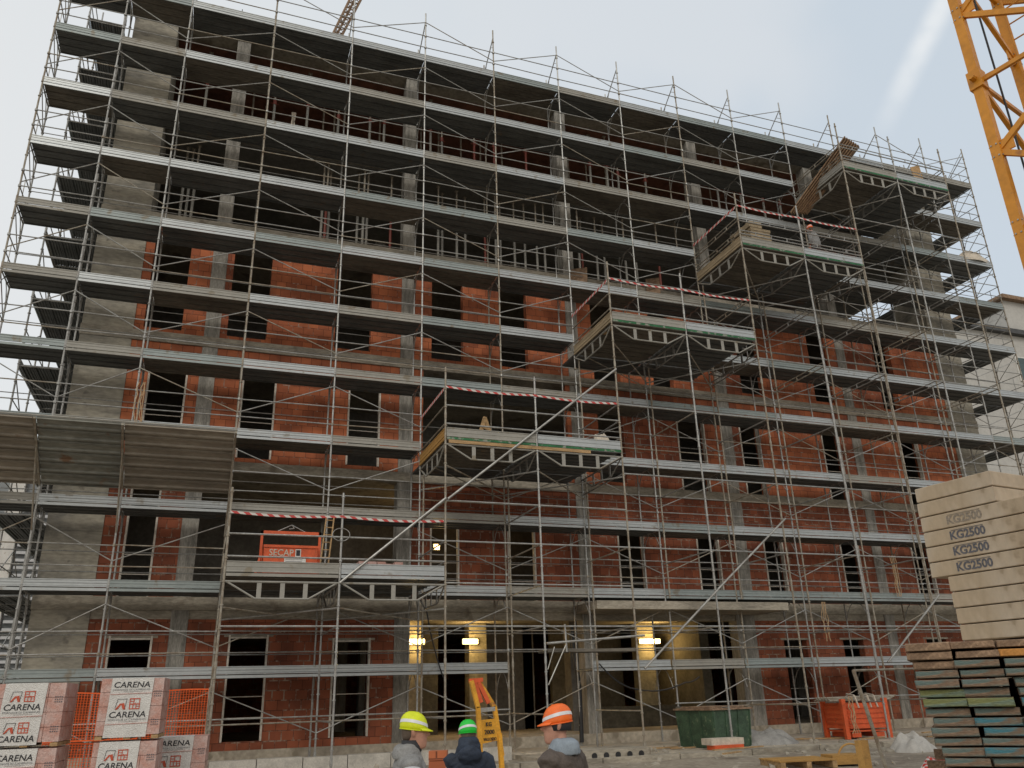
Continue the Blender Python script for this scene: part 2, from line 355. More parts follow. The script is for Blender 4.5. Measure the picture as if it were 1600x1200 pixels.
_tx = {}
def text_mb(mb, s, origin, ax, az, h, bold=0., width=None, depth=.004, align='LEFT', shear=0.):
    """flat raised lettering; origin = left end of the baseline, ax = writing direction, az = up, h = cap height"""
    key = (s, bold, shear)
    if key not in _tx:
        cu = bpy.data.curves.new('t', 'FONT'); cu.body = s; cu.size = 1; cu.offset = bold; cu.extrude = .5; cu.resolution_u = 3; cu.shear = shear
        o = bpy.data.objects.new('t', cu); COL.objects.link(o)
        dg = bpy.context.evaluated_depsgraph_get(); me = bpy.data.meshes.new_from_object(o.evaluated_get(dg))
        _tx[key] = ([v.co.copy() for v in me.vertices], [tuple(p.vertices) for p in me.polygons])
        bpy.data.objects.remove(o); bpy.data.meshes.remove(me)
    vs, fs = _tx[key]
    xs = [v.x for v in vs]; x0 = min(xs); wd = max(xs) - x0
    k = h / .70; kx = (width / wd) if width else k
    ax = Vector(ax).normalized(); az = Vector(az).normalized(); nrm = ax.cross(az)
    off = -wd * kx / 2 if align == 'CENTER' else 0
    mb.add([Vector(origin) + ax * ((v.x - x0) * kx + off) + az * (v.y * k) + nrm * (v.z * 2 * depth) for v in vs], fs)

# ================================================================== GROUND
gm = MB(); NX, NY = 60, 60
def gz(x, y):
    t = min(1, max(0, (-y - 5) / 9)); t = t * t * (3 - 2 * t)
    return -2.16 - .32 * t
xs_ = [-400, -120, -50, -25] + [-14 + i * 1.2 for i in range(45)] + [60, 90, 160, 450]
ys_ = [-300, -90, -45, -30] + [-24 + i * .9 for i in range(32)] + [8, 12, 20, 40, 90, 200, 600]
for y in ys_:
    for x in xs_:
        near = -20 < x < 50 and -26 < y < 6
        gm.v.append((x, y, gz(x, y) + (random.uniform(-.02, .02) if near else 0)))
for j in range(len(ys_) - 1):
    for i in range(len(xs_) - 1):
        a = j * len(xs_) + i; gm.f.append((a, a + 1, a + 1 + len(xs_), a + len(xs_)))
struct(gm.build('ground', M['ground'], smooth=True))
ap = MB(); ap.box(-6, 31.5, -.75, 1.34, -2.4, -2.03); ap.box(9.9, 20.2, -3.2, -.751, -2.4, -2.06)
struct(ap.build('concrete_apron', M['apron']))
kb = MB()
for i in range(12): kb.box(7 + i * 2.0, 7 + i * 2.0 + 1.97, -3.55, -3.21, -2.4, -2.04 + random.uniform(-.01, .01))
struct(kb.build('kerb', M['conc_slab']))

# ================================================================== BUILDING
BL, BR, WY = -1.75, 31.1, 1.35
bld = thing('unfinished_building', 'six storey concrete frame building with red hollow brick infill standing behind the scaffolding', 'building', (15, 1.35, -2.05))
F = [(-1.75, 1.62), (1.95, 5.32), (5.62, 8.97), (9.28, 12.82), (13.12, 16.5), (16.8, 20.2)]    # clear height of each storey
tops = [-1.75, 1.95, 5.62, 9.28, 13.12, 16.8, 20.5]; bots = [-2.3, 1.62, 5.32, 8.97, 12.82, 16.5, 20.2]
for k in range(7):
    b = MB()
    if k == 0:
        b.box(BL, BR, WY - .03, 16, -2.3, -1.75)
        b.build('plinth_slab', M['apron'], bld)
    else:
        b.box(BL - .02, BR + .02, WY - .05, 16, bots[k], tops[k])
        b.build('floor_slab', M['conc_slab'], bld)
colx = [1.42, 7.2, 12.95, 18.75, 24.5]
PL, PR = (BL, -.45), (29.65, BR)
for k, (z0, z1) in enumerate(F):
    for x in colx:
        b = MB(); wd = .42
        if k == 0 and x == 18.75: x, wd = 18.4, .7
        b.box(x, x + wd, WY - .02, WY + .42, z0, z1); b.build('column', M['conc_col'], bld)
        for yy in (6.5, 11.5):
            b = MB(); b.box(x, x + .4, yy, yy + .4, z0, z1); b.build('column', M['conc_col'], bld)
    for p in (PL, PR):
        b = MB(); b.box(p[0], p[1], WY - .03, WY + 1.5, z0, z1); b.build('corner_pier', M['conc'], bld)
    # downstand edge beam
    if k == 0:
        b = MB(); b.box(PL[1], PR[0], WY + .03, WY + .4, z1 - .22, z1 - .002); b.build('edge_beam', M['conc_in'] if k > 3 else M['conc_slab'], bld)
    if k in (4, 5):
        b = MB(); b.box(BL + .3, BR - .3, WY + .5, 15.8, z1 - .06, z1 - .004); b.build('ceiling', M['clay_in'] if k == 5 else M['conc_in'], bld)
    # far interior walls
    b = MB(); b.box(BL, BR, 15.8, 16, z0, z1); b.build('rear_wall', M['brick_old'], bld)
    b = MB(); b.box(BL + .01, BL + .25, WY + 1.5, 15.8, z0, z1); b.build('side_wall', M['conc'], bld)
    if k < 4:
        b = MB(); b.box(BR - .25, BR - .01, WY + 1.5, 15.8, z0, z1); b.build('side_wall', M['conc'], bld)
    if 0 < k < 4:
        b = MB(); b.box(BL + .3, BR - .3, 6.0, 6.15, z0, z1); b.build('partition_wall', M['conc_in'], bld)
    else:
        if k == 5:
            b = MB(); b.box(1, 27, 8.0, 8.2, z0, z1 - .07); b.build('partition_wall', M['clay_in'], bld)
        if k == 4:
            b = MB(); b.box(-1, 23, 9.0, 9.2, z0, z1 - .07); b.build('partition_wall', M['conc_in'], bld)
# openings per brick storey: (x0, x1, sill z, head z, pale jambs)
OP = {
 0: [(.05, 1.05, -.95, 1.0, 1), (2.87, 3.86, -1.55, 1.02, 1), (5.53, 6.55, -1.55, .92, 1), (7.62, 18.4, -1.75, 1.62, 0), (20.15, 21.05, -1.7, .85, 0), (22.55, 23.4, -1.7, .85, 0), (26.2, 27.1, -1.7, .85, 0)],
 1: [(.08, .82, 1.95, 5.32, 1), (1.84, 7.2, 1.95, 5.32, 0), (8.2, 9.08, 1.95, 4.4, 1), (10.6, 11.5, 1.95, 4.4, 1), (14.32, 15.25, 1.95, 4.4, 1), (17.22, 18.08, 1.95, 4.4, 1), (19.85, 20.65, 1.95, 4.4, 1), (23.08, 23.9, 1.95, 4.4, 1), (26.3, 27.2, 1.95, 4.4, 1)],
 2: [(.1, 1.12, 5.75, 8.3, 1), (2.6, 3.55, 5.75, 8.3, 1), (5.65, 6.62, 5.75, 8.3, 1), (7.95, 12.8, 5.62, 8.97, 0), (13.92, 14.85, 5.75, 8.3, 0), (16.92, 18.03, 5.62, 8.3, 1), (19.48, 20.3, 5.62, 8.3, 1), (23.07, 23.9, 5.62, 8.3, 1), (26.78, 27.7, 5.62, 8.3, 1)],
 3: [(-.2, .8, 9.4, 12.3, 0), (2.04, 3.14, 9.4, 12.3, 0), (5.15, 6.25, 9.4, 12.3, 0), (8.2, 9.25, 9.4, 12.3, 0), (10.55, 11.5, 9.4, 12.3, 0), (13.9, 14.9, 9.28, 12.3, 0), (16.2, 17.0, 9.28, 12.3, 0), (19.85, 20.8, 9.4, 12.3, 0), (23.15, 24.0, 9.4, 12.3, 0), (26.4, 27.25, 9.4, 12.3, 0)],
}
for k, ops in OP.items():
    z0, z1 = F[k]; z1 -= .222 if k == 0 else .003
    cols = [(x, x + .42) for x in colx]
    if k == 0: cols[3] = (18.4, 19.1)
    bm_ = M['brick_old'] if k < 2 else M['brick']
    cuts = sorted(cols + [(o[0], o[1]) for o in ops])
    x = PL[1]
    for a, c in cuts + [(PR[0], PR[0])]:
        if a - x > .03:
            b = MB(); b.box(x + .002, a - .002, WY, WY + .25, z0 + .002, z1); b.build('brick_wall', M['brick_old'] if (random.random() < .15) else bm_, bld)
        x = max(x, c)
    for (a, c, s, h, j) in ops:
        if h < z1 - .1 and h < 5.2 + 99 * (k > 1):
            b = MB(); b.box(a, c, WY + .006, WY + .24, h, z1); b.build('brick_wall', bm_, bld)
            b = MB(); b.box(a - .12, c + .12, WY - .006, WY + .2, h - .06, h + .0); b.build('lintel', M['conc_slab'], bld)
        if s > z0 + .08:
            b = MB(); b.box(a, c, WY + .006, WY + .24, z0 + .002, s); b.build('brick_wall', bm_, bld)
        if j:
            hh = min(h, z1); b = MB()
            b.box(a - .004, a + .045, WY - .025, WY + .12, s, hh); b.box(c - .045, c + .004, WY - .025, WY + .12, s, hh)
            if h < z1: b.box(a + .05, c - .05, WY - .02, WY + .12, hh - .1, hh - .06)
            for zz in (s + .55, s + 1.05): b.tube((a, WY - .03, zz), (c, WY - .03, zz), .012, 5)
            b.build('window_frame', M['jamb'], bld)
        elif c - a < 2:
            b = MB()
            for zz in (s + .5, s + 1.0): b.tube((a, WY - .02, zz), (c, WY - .02, zz), .012, 5)
            b.build('window_rail', M['galv'], bld)
# ground floor reveals, lobby walls and lamps
def ow(x0, x1, y0, y1, z0=-1.75, z1=1.6, m='ochre'):
    b = MB(); b.box(x0, x1, y0, y1, z0, z1); b.build('lobby_wall', M[m], bld)
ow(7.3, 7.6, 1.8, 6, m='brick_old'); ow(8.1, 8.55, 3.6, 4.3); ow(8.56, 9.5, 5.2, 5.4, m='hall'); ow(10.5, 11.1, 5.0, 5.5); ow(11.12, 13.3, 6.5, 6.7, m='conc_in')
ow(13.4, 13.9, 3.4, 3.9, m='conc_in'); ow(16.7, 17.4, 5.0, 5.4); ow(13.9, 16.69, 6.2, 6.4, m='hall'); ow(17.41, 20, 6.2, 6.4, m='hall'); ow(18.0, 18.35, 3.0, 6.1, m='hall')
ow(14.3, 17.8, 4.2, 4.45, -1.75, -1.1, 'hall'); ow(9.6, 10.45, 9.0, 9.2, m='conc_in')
b = MB(); b.box(12.65, 19.2, -.33, WY - .055, 1.57, 1.80); b.build('entrance_canopy', M['conc_slab'], bld)
b = MB(); 
for zz in (4.35, 7.95, 11.6):
    pass
# rebar starter bars on the roof and a low roof upstand
b = MB()
for x in colx + [-1.2, 30.3]:
    for dx in (0, .12, .3, .42):
        for dy in (0, .3): b.tube((x + dx, 1.5 + dy, 20.4), (x + dx + random.uniform(-.03, .03), 1.5 + dy, 21.5 + random.uniform(-.2, .25)), .014, 5)
b.build('starter_bars', M['dark'], bld, kind='stuff')

def wall_lamp(x, y, z, label, size=.5, power=60):
    t = thing('wall_lamp', label, 'lamp', (x, y, z), 'lamps lit inside the building')
    b = MB(); b.box(x - size / 2 - .02, x + size / 2 + .02, y + .03, y + .07, z - .09, z + .09); b.build('housing', M['white'], t)
    b = MB(); b.box(x - size / 2, x + size / 2, y - .03, y + .028, z - .07, z + .07); b.build('diffuser', M['lamp'], t)
    l = bpy.data.lights.new('lamp_glow', 'POINT'); l.energy = power; l.color = (1, .66, .25); l.shadow_soft_size = .12
    o = bpy.data.objects.new('lamp_glow', l); COL.objects.link(o); o.location = (0, -.25, 0); o.parent = t
wall_lamp(8.36, 3.5, .95, 'lit strip lamp on the yellow pillar at the left edge of the ground floor hall', .5, 38)
wall_lamp(10.5, 4.85, 1.03, 'lit strip lamp on the hall wall beside the narrow doorway, between two scaffold posts', .5, 36)
wall_lamp(17.15, 4.85, 1.0, 'lit strip lamp under the concrete entrance canopy', .8, 42)
wall_lamp(8.85, 3.0, 3.75, 'small lit lamp inside the first floor window', .16, 25)
b = MB(); b.box(9.2, 10.4, 1.61, 5.9, 2.0, 2.01); 

# ================================================================== SCAFFOLD
CX = [-3.57, -1.81, 0.0] + [2.53 + 2.507 * i for i in range(12)] + [32.6]
LV = [20 - 2 * i for i in range(11)]        # deck levels 20 ... 0
W = 1.05
PLAT = {3: (9, 1.85), 4: (9, 1.85), 5: (7, 5.36), 6: (7, 5.36), 7: (5, 9.35), 8: (5, 9.35), 9: (3, 12.8), 10: (3, 12.8), 11: (1, 16.9), 12: (1, 16.9)}
boards = [M['board_b'], M['board_c'], M['board_g']]
def deck_mb(a, b_, across, z, n=3, wd=W, start=.03):
    """ribbed steel planks from point a to b_ (x,y), laid side by side along 'across'"""
    mb = MB(); a = Vector((a[0], a[1], 0)); e = Vector((b_[0], b_[1], 0)); ac = Vector((across[0], across[1], 0)); pw = (wd - 2 * start) / n
    for i in range(n):
        s0 = start + i * pw + .006; s1 = start + (i + 1) * pw - .006; q = (s1 - s0)
        prof = [(s0, z), (s1, z), (s1, z - .07), (s1 - .03, z - .07), (s1 - .03, z - .02)]
        for t in (.74, .5, .26):
            cpt = s0 + q * t; prof += [(cpt + .035, z - .02), (cpt + .02, z - .045), (cpt - .02, z - .045), (cpt - .035, z - .02)]
        prof += [(s0 + .03, z - .02), (s0 + .03, z - .07), (s0, z - .07)]
        mb.prism(prof, 1, lambda p, t: (a if t == 0 else e) + ac * p[0] + Vector((0, 0, p[1])))
    return mb
def toe_mb(a, b_, out, z, h=.18):
    """folded toe board standing on the deck edge plus the deck-edge rail under it"""
    mb = MB(); a = Vector(a); e = Vector(b_); o = Vector((out[0], out[1], 0))
    prof = [(0, .0), (.03, .0), (.03, .02), (.018, .035), (.018, h * .45), (.026, h * .5), (.018, h * .55), (.018, h - .03), (.03, h - .02), (.03, h), (0, h)]
    mb.prism(prof, 1, lambda p, t: (a if t == 0 else e) + o * p[0] + Vector((0, 0, p[1] + .005)))
    mb.prism([(0, -.085), (.03, -.085), (.03, -.02), (0, -.02)], 1, lambda p, t: (a if t == 0 else e) + o * p[0] + Vector((0, 0, p[1])))
    return mb
def coupler(mb, p, r=.045, h=.05): mb.tube((p[0], p[1], p[2] - h / 2), (p[0], p[1], p[2] + h / 2), r, 8); return mb
def post(mb, x, y, z0, z1, r=.025, step=.5, base=False, off=0.):
    mb.tube((x, y, z0), (x, y, z1), r, 8)
    z = math.ceil((z0 + .1 - off) / step) * step + off
    while z < z1 - .05:
        coupler(mb, (x, y, z), .042, .028); z += step
    z = math.ceil(z0 / 2) * 2 + .12
    while z < z1: coupler(mb, (x, y, z), .033, .16); z += 2
    if base: mb.box(x - .08, x + .08, y - .08, y + .08, z0 - .015, z0 + .01)
    return mb

sc = thing('scaffold', 'tall galvanised steel frame scaffold covering the whole front of the brick building', 'scaffold', (15, 0, -2.03))
decks, toes, rails, braces, trans = [], [], [], [], []
def bm(): return random.choices(boards, (5, 3, 2))[0]
for c, x in enumerate(CX):
    m1 = M['galv'] if c % 3 else M['rust']
    b = MB()
    if c in (8, 9): post(b, x, 0, 1.815, 22.05); post(b, x + .1, 0, -2.03, 1.56, base=True)
    else: post(b, x, 0, -2.03, 22.05, base=True)
    b.build('standard', m1, sc)
    if c in (0,): continue
    b = MB()
    if c in (8, 9): post(b, x, W, 1.815, 21.35); post(b, x + .1, W, -2.03, 1.56, base=True)
    else: post(b, x, W, -2.03, 21.35, base=True)
    b.build('standard', m1, sc)
b = MB(); post(b, CX[0], W, -2.03, 21.35, base=True); b.build('standard', M['galv'], sc)
for c, x in enumerate(CX):
    for k, z in enumerate(LV + [22]):
        b = MB()
        if k == len(LV):
            b.tube((x, 0, 21.7), (x, W, 20.95), .02, 6); b.tube((x, .28, 21.5), (x, 0, 21.25), .012, 5); b.tube((x, .75, 21.15), (x, W, 20.6), .012, 5)
            trans.append(((x, .5, 21), b, M['galv'])); continue
        b.tube((x, 0, z - .05), (x, W, z - .05), .022, 6)
        for y0, sg in ((0, 1), (W, -1)):
            pts = [(x, y0, z - .62), (x, y0 + sg * .09, z - .42), (x, y0 + sg * .24, z - .2), (x, y0 + sg * .42, z - .06)]
            b.path(pts, .013, 5)
            b.tube((x, y0, z - .3), (x, y0 + sg * .13, z - .36), .009, 4)
        trans.append(((x, .5, z), b, M['galv']))
for c in range(15):
    xa, xb = CX[c], CX[c + 1]
    for k, z in enumerate(LV):
        onplat = c in PLAT and PLAT[c][0] == k
        gap = (k == 10 and c == 6)
        if not onplat and not gap:
            decks.append((((xa + xb) / 2, .5, z), deck_mb((xa + .03, 0), (xb - .03, 0), (0, 1), z), M['deck'] if random.random() < .75 else M['deck2']))
            toes.append((((xa + xb) / 2, 0, z), toe_mb((xa + .025, 0.0, z), (xb - .025, 0.0, z), (0, -1), z), bm()))
        if not onplat:
            for i, zz in enumerate((z + .5, z + 1.0)):
                sag = random.uniform(-.012, .012)
                b = MB().tube((xa, -.03, zz + sag), (xb, -.03, zz - sag), .0165, 6); coupler(b, (xa, -.02, zz), .04, .06)
                rails.append((((xa + xb) / 2, 0, zz), b, M['galv'] if random.random() < .8 else M['rust']))
        if k > 0 or c > 3:
            for zz in ((z + .5, z + 1.0) if k else ()):
                b = MB().tube((xa, W - .03, zz), (xb, W - .03, zz), .014, 5)
                rails.append((((xa + xb) / 2, W, zz), b, M['galv']))
        # one diagonal per bay and lift, forming peaks at every other standard
    for k in range(-1, 11):
        z = LV[k] - 2 if k >= 0 else 20
        if k >= 0 and c in PLAT and PLAT[c][0] == k + 1: continue
        if k == -1 and c in (11, 12): continue
        peak = 0 if k in (6, 9) else 1
        up = (c % 2) == (0 if peak == 1 else 1)     # rises towards the right
        lo, hi = z + .62, z + 1.62
        b = MB().tube((xa, -.02, lo if up else hi), (xb, -.02, hi if up else lo), .0155, 6)
        braces.append((((xa + xb) / 2, 0, z + 1), b, M['galv'] if (c + k) % 4 else M['rust']))
# mid-lift double rails at the foot of the scaffold
for c in range(15):
    for zz in (-1.0, -1.12):
        if c in (6, 7): continue
        b = MB().tube((CX[c], -.03, zz), (CX[c + 1], -.03, zz), .02, 6)
        rails.append((((CX[c] + CX[c + 1]) / 2, 0, zz), b, M['rust'] if zz < -1.1 else M['galv']))
ranked('deck', decks, sc); ranked('toe_board', toes, sc); ranked('guardrail', rails, sc); ranked('diagonal_brace', braces, sc); ranked('transom', trans, sc)

def side_scaffold(xo, xi, y0, nb, label, sgn, bay=1.8):
    t = thing('scaffold', label, 'scaffold', ((xo + xi) / 2, y0, -2.1)); dk, rl, tr, br = [], [], [], []
    for j in range(nb + 1):
        y = y0 + j * bay
        for x in (xo, xi):
            b = MB(); post(b, x, y, -2.1, 21.9 if x == xo else 21.3, off=0); b.build('standard', M['galv'], t)
        for z in LV:
            b = MB().tube((xo, y, z - .05), (xi, y, z - .05), .022, 5)
            for x0, s in ((xo, 1 if xi > xo else -1), (xi, -1 if xi > xo else 1))[:0 if j < 3 and sgn < 0 else 2]:
                b.path([(x0, y, z - .6), (x0 + s * .1, y, z - .4), (x0 + s * .25, y, z - .18), (x0 + s * .42, y, z - .06)], .013, 5)
            tr.append(((xo, y, z), b, M['galv']))
    for j in range(nb):
        ya, yb = y0 + j * bay, y0 + (j + 1) * bay
        for k, z in enumerate(LV):
            dk.append(((xo, ya, z), deck_mb((min(xo, xi), ya + .03), (min(xo, xi), yb - .03), (1, 0), z, wd=abs(xo - xi)), M['deck']))
            for zz in (z + .5, z + 1.0): rl.append(((xo, ya, zz), MB().tube((xo - sgn * .0, ya, zz), (xo, yb, zz), .0165, 5), M['galv']))
            rl.append(((xo, ya, z), toe_mb((xo, ya, z), (xo, yb, z), (sgn, 0), z), boards[k % 3]))
            up = (j + k) % 2
            br.append(((xo, ya, z), MB().tube((xo, ya, z + (.6 if up else 1.6) - 2), (xo, yb, z + (1.6 if up else .6) - 2), .0155, 5), M['galv']))
    ranked('deck', dk, t); ranked('guardrail', rl, t); ranked('transom', tr, t); ranked('diagonal_brace', br, t)
    return t
side_scaffold(-3.1, -2.05, 1.55, 8, 'steel scaffold along the left side of the building, seen past the corner', -1)
side_scaffold(32.6, 31.55, 2.85, 7, 'steel scaffold along the right end of the building, open to the sky between its decks', 1)
# end guardrails of the front scaffold at both corners
for x, s in ((CX[0], -1), (CX[15], 1)):
    for z in LV:
        b = MB()
        for zz in (z + .5, z + 1.0): b.tube((x, 0, zz), (x, W if s < 0 else 2.85, zz), .0165, 5)
        b.tube((x, 0, z + 1.9), (x, W, z + 1.05), .014, 5); b.tube((x, .4, z + .05), (x, .4, z + 1.0), .013, 5); 
        b.build('end_guardrail', M['galv'], sc)
        if s > 0:
            deck_mb((31.55, 1.1), (31.55, 2.8), (1, 0), z, wd=1.05).build('end_deck', M['deck'], sc)

# ------------------------------------------------------------------ loading towers (cantilevered loading bays on the front)
YF = -2.65
def tower(c0, zt, label, cols, braces_=(), tape=None, dbl=False, allz=()):
    x0 = CX[c0]; x1 = CX[c0 + 2]; t = thing('loading_tower', label, 'loading tower', (x0, YF, -2.15))
    for c in cols:
        b = MB(); post(b, CX[c], YF, -2.16, zt + 2.1, .026, base=True, off=.35); b.build('standard', M['rust'] if c % 2 else M['galv'], t)
        if c not in (3, 4):
            b = MB(); post(b, CX[c] + .07, -.16, 1.9 if c in (8, 9) else -2.03, zt - .1, .025, off=.35); b.build('standard', M['rust'], t)
    # platform: ledgers, trussed beams, deck planks, toe boards
    dz = zt + .2
    for i in range(2):
        xa, xb = CX[c0 + i], CX[c0 + i + 1]
        b = deck_mb((xa + .03, YF), (xb - .03, YF), (0, 1), dz, n=8, wd=2.65); b.build('deck', M['deck'] if i else M['deck2'], t)
        b = deck_mb((xa + .03, 0), (xb - .03, 0), (0, 1), dz, n=3); b.build('deck', M['deck'], t)
        b = toe_mb((xa + .03, YF, dz), (xb - .03, YF, dz), (0, -1), dz, .24); b.build('toe_board', M['board_b'] if i else M['board_c'], t)
        if zt > 3:
            b = MB().box(xa + .03, xb - .03, YF - .046, YF - .032, zt + .125, zt + .185); b.build('edge_beam', M['green'], t)
        def truss(p, q):
            p = Vector(p); q = Vector(q); mb = MB(); d = q - p
            mb.tube(p, q, .024, 6); a = p + d * .06; 
            l0 = p + d * .27 + Vector((0, 0, -.36)); l1 = p + d * .73 + Vector((0, 0, -.36))
            mb.tube(p + d * .02, l0, .022, 6); mb.tube(l0, l1, .022, 6); mb.tube(l1, p + d * .98, .022, 6)
            for s in (.3, .5, .7): mb.beam(p + d * s, p + d * s + Vector((0, 0, -.36)), .1, .012, up=(0, 1, 0) if abs(d.x) > 1 else (1, 0, 0))
            return mb
        truss((xa, YF, zt), (xb, YF, zt)).build('truss_beam', M['board_c'], t)
        if i == 0:
            truss((xa, YF, zt), (xa, 0, zt)).build('truss_beam', M['board_c'], t)
        truss((xb, YF, zt), (xb, 0, zt)).build('truss_beam', M['galv'], t)
        for zz in (zt + .55, zt + 1.05):
            b = MB().tube((xa, YF, zz), (xb, YF, zz), .022, 6)
            if dbl:
                b.tube((xa, YF, zz + .13), (xb, YF, zz + .13), .018, 6)
                for s in (.25, .5, .75): b.tube((xa + (xb - xa) * s, YF, zz), (xa + (xb - xa) * s, YF, zz + .13), .016, 5)
            b.build('guardrail', M['galv'], t)
        # under-braces of the platform
        b = MB().tube((xa, YF, zt - .55), (xb, -.1, zt - .6), .02, 6); b.build('plan_brace', M['rust'], t)
        b = MB().tube((xb, YF, zt - .55), (xa, -.1, zt - .6), .02, 6); b.build('plan_brace', M['galv'], t)
    for zz in (zt + .55, zt + 1.05):
        for xx in (x0, x1):
            b = MB().tube((xx, YF, zz), (xx, 0, zz), .022, 6)
            if dbl:
                b.tube((xx, YF, zz + .13), (xx, 0, zz + .13), .018, 6)
                for s in (.25, .5, .75): b.tube((xx, YF * s, zz), (xx, YF * s, zz + .13), .016, 5)
            b.build('guardrail', M['rust'] if xx == x0 else M['galv'], t)
    b = toe_mb((x0, YF, dz), (x0, -.03, dz), (-1, 0), dz, .22); b.build('toe_board', M['woody'] if c0 == 5 else (M['woodp'] if c0 in (7, 9) else M['board_c']), t)
    b = MB()
    for i in range(5): b.tube((x0 + .3 + i * .07, YF + .05, zt - .02), (x0 + .3 + i * .07, YF + .05, zt), .01, 4)
    # ledgers and transoms of the legs
    for c in cols:
        z = .9 - 2 if c else 0; zz = -1.1; i = 0
        nxt = CX[c + 1]
        while zz < zt - .6:
            stepd = 1.0 if c in (3, 4, 5, 6) and zz > 0 else 2.0
            if c < 13 and not (c == 13) and (zz > -.5 or c > 5) and not (c in (7,) and zz < .5):
                if c + 1 <= 13 and zz > -.9: MB().tube((CX[c], YF, zz), (nxt, YF, zz), .021, 6).build('ledger', M['galv'], t)
            b = MB().tube((CX[c], YF, zz), (CX[c], -.05, zz - .0), .02, 6)
            if dbl and zz > 8:
                b.tube((CX[c], YF, zz + .14), (CX[c], -.05, zz + .14), .017, 6)
                for s in (.25, .5, .75): b.tube((CX[c], YF * s, zz), (CX[c], YF * s, zz + .14), .015, 5)
            if zz > -.9 or c not in (3,): b.build('transom', M['rust'] if (i + c) % 3 == 0 else M['galv'], t)
            zz += stepd; i += 1
    for p, q, r in braces_:
        MB().tube(p, q, r, 8).build('raking_tube', M['galv'], t)
    if tape:
        z = zt + tape
        tp = thing('barrier_tape', 'red and white barrier tape strung round the ' + label.split(',')[0].replace('scaffold loading tower', 'loading platform'), 'barrier tape', (x0, YF, z), 'barrier tapes on the loading platforms')
        b = MB()
        n = 16; xe = CX[c0 + 2] - .05
        for i in range(n):
            xa = x0 + (xe - x0) * i / n; xb = x0 + (xe - x0) * (i + 1) / n
            f = lambda u: -.05 * math.sin(math.pi * ((u - x0) / (CX[c0 + 1] - x0) % 1.0))
            b.add([(xa, YF - .04, z + f(xa)), (xb, YF - .04, z + f(xb)), (xb, YF - .04, z + .055 + f(xb)), (xa, YF - .04, z + .055 + f(xa)),
                   (xa, YF - .037, z + f(xa)), (xb, YF - .037, z + f(xb)), (xb, YF - .037, z + .055 + f(xb)), (xa, YF - .037, z + .055 + f(xa))],
                  [(0, 1, 2, 3), (7, 6, 5, 4), (3, 2, 6, 7), (0, 4, 5, 1)])
        b.build('tape', M['tape'], tp)
        if c0 != 3:
            b = MB(); b.obox((x0 - .03, YF / 2, z - .02), (0, 1, 0), (1, 0, 0), (0, 0, 1), -YF / 2 - .03, .002, .042); b.build('tape', M['tape'], tp)
    return t
tower(3, 1.85, 'lowest scaffold loading tower, carrying the orange steel skip', (3, 4),
      [((CX[4], YF - .06, 1.85), (CX[5], YF - .06, 3.95), .03)], tape=1.5)
tower(5, 5.36, 'second lowest scaffold loading tower, with green edge beam and orange board', (5, 6),
      [((CX[5] + .05, YF - .06, 3.93), (CX[7], YF - .06, 7.95), .03)], tape=1.52)
tower(7, 9.35, 'middle scaffold loading tower, its platform just right of the centre of the facade', (7, 8), (), tape=1.5)
tower(9, 12.8, 'second highest scaffold loading tower, with a yellow timber stack and a worker on it', (9, 10),
      [((12.7, YF - .06, -.12), (15.15, YF - .06, 1.88), .03), ((15.1, YF - .07, 1.85), (17.65, YF - .07, 3.88), .03)], tape=1.58, dbl=True)
tower(11, 16.9, 'highest scaffold loading tower, rising above the roof deck with long brown boards on it', (11, 12, 13),
      [((20.44, YF - .06, -.08), (22.84, YF - .06, 1.8), .03)], dbl=True)
#--PART3--
# ================================================================== PROTECTIVE FAN on the left
fan = thing('protective_fan', 'sloping screen of ribbed steel sheets fixed to the lower left of the scaffold', 'protective screen', (-.5, 0, 4.45))
A0, A1 = Vector((0, -.06, 4.42)), Vector((0, -1.92, 5.50)); dirv = (A1 - A0); ln = dirv.length; du = dirv.normalized(); nv = Vector((1, 0, 0)).cross(du).normalized()
for i, (xa, xb) in enumerate(((-5.4, -3.62), (-3.52, -1.85), (-1.77, -.04), (.04, 2.47))):
    b = MB(); prof = []; nr = 6; pw = ln / nr
    for j in range(nr):
        s0 = j * pw + .006; s1 = (j + 1) * pw - .006
        for s, h in ((s0, 0), (s0, -.05), (s0 + .02, -.05), (s0 + .02, -.01), (s0 + pw * .22, -.01), (s0 + pw * .27, -.055), (s0 + pw * .38, -.055), (s0 + pw * .43, -.01), (s0 + pw * .8, -.01), (s1 - .02, -.01), (s1 - .02, -.05), (s1, -.05), (s1, 0)): prof.append((s, h))
    # close the outer side
    poly = prof + [(ln, .012), (0, .012)]
    n = len(poly); vs = []
    for x in (xa, xb):
        for s, h in poly: vs.append(A0 + du * s + nv * (h if nv.z > 0 else -h) + Vector((x, 0, 0)))
    fs = [(q, (q + 1) % n, n + (q + 1) % n, n + q) for q in range(n)]
    b.add(vs, fs); b.build('ribbed_sheet', M[('deck2', 'board_fan', 'board_fan2', 'board_fan')[i]], fan)
for x in (-5.4, -3.57, -1.81, 0, 2.5):
    b = MB(); b.beam(A0 + Vector((x, -.02, -.03)), A1 + Vector((x, -.02, -.03)), .05, .06); b.tube((x, -.04, 3.3), (x, -1.2, 4.98), .02); b.build('bracket', M['rust'], fan)
b = MB().tube((-5.4, -1.94, 5.53), (2.53, -1.94, 5.53), .02); b.build('top_rail', M['board_c'], fan)

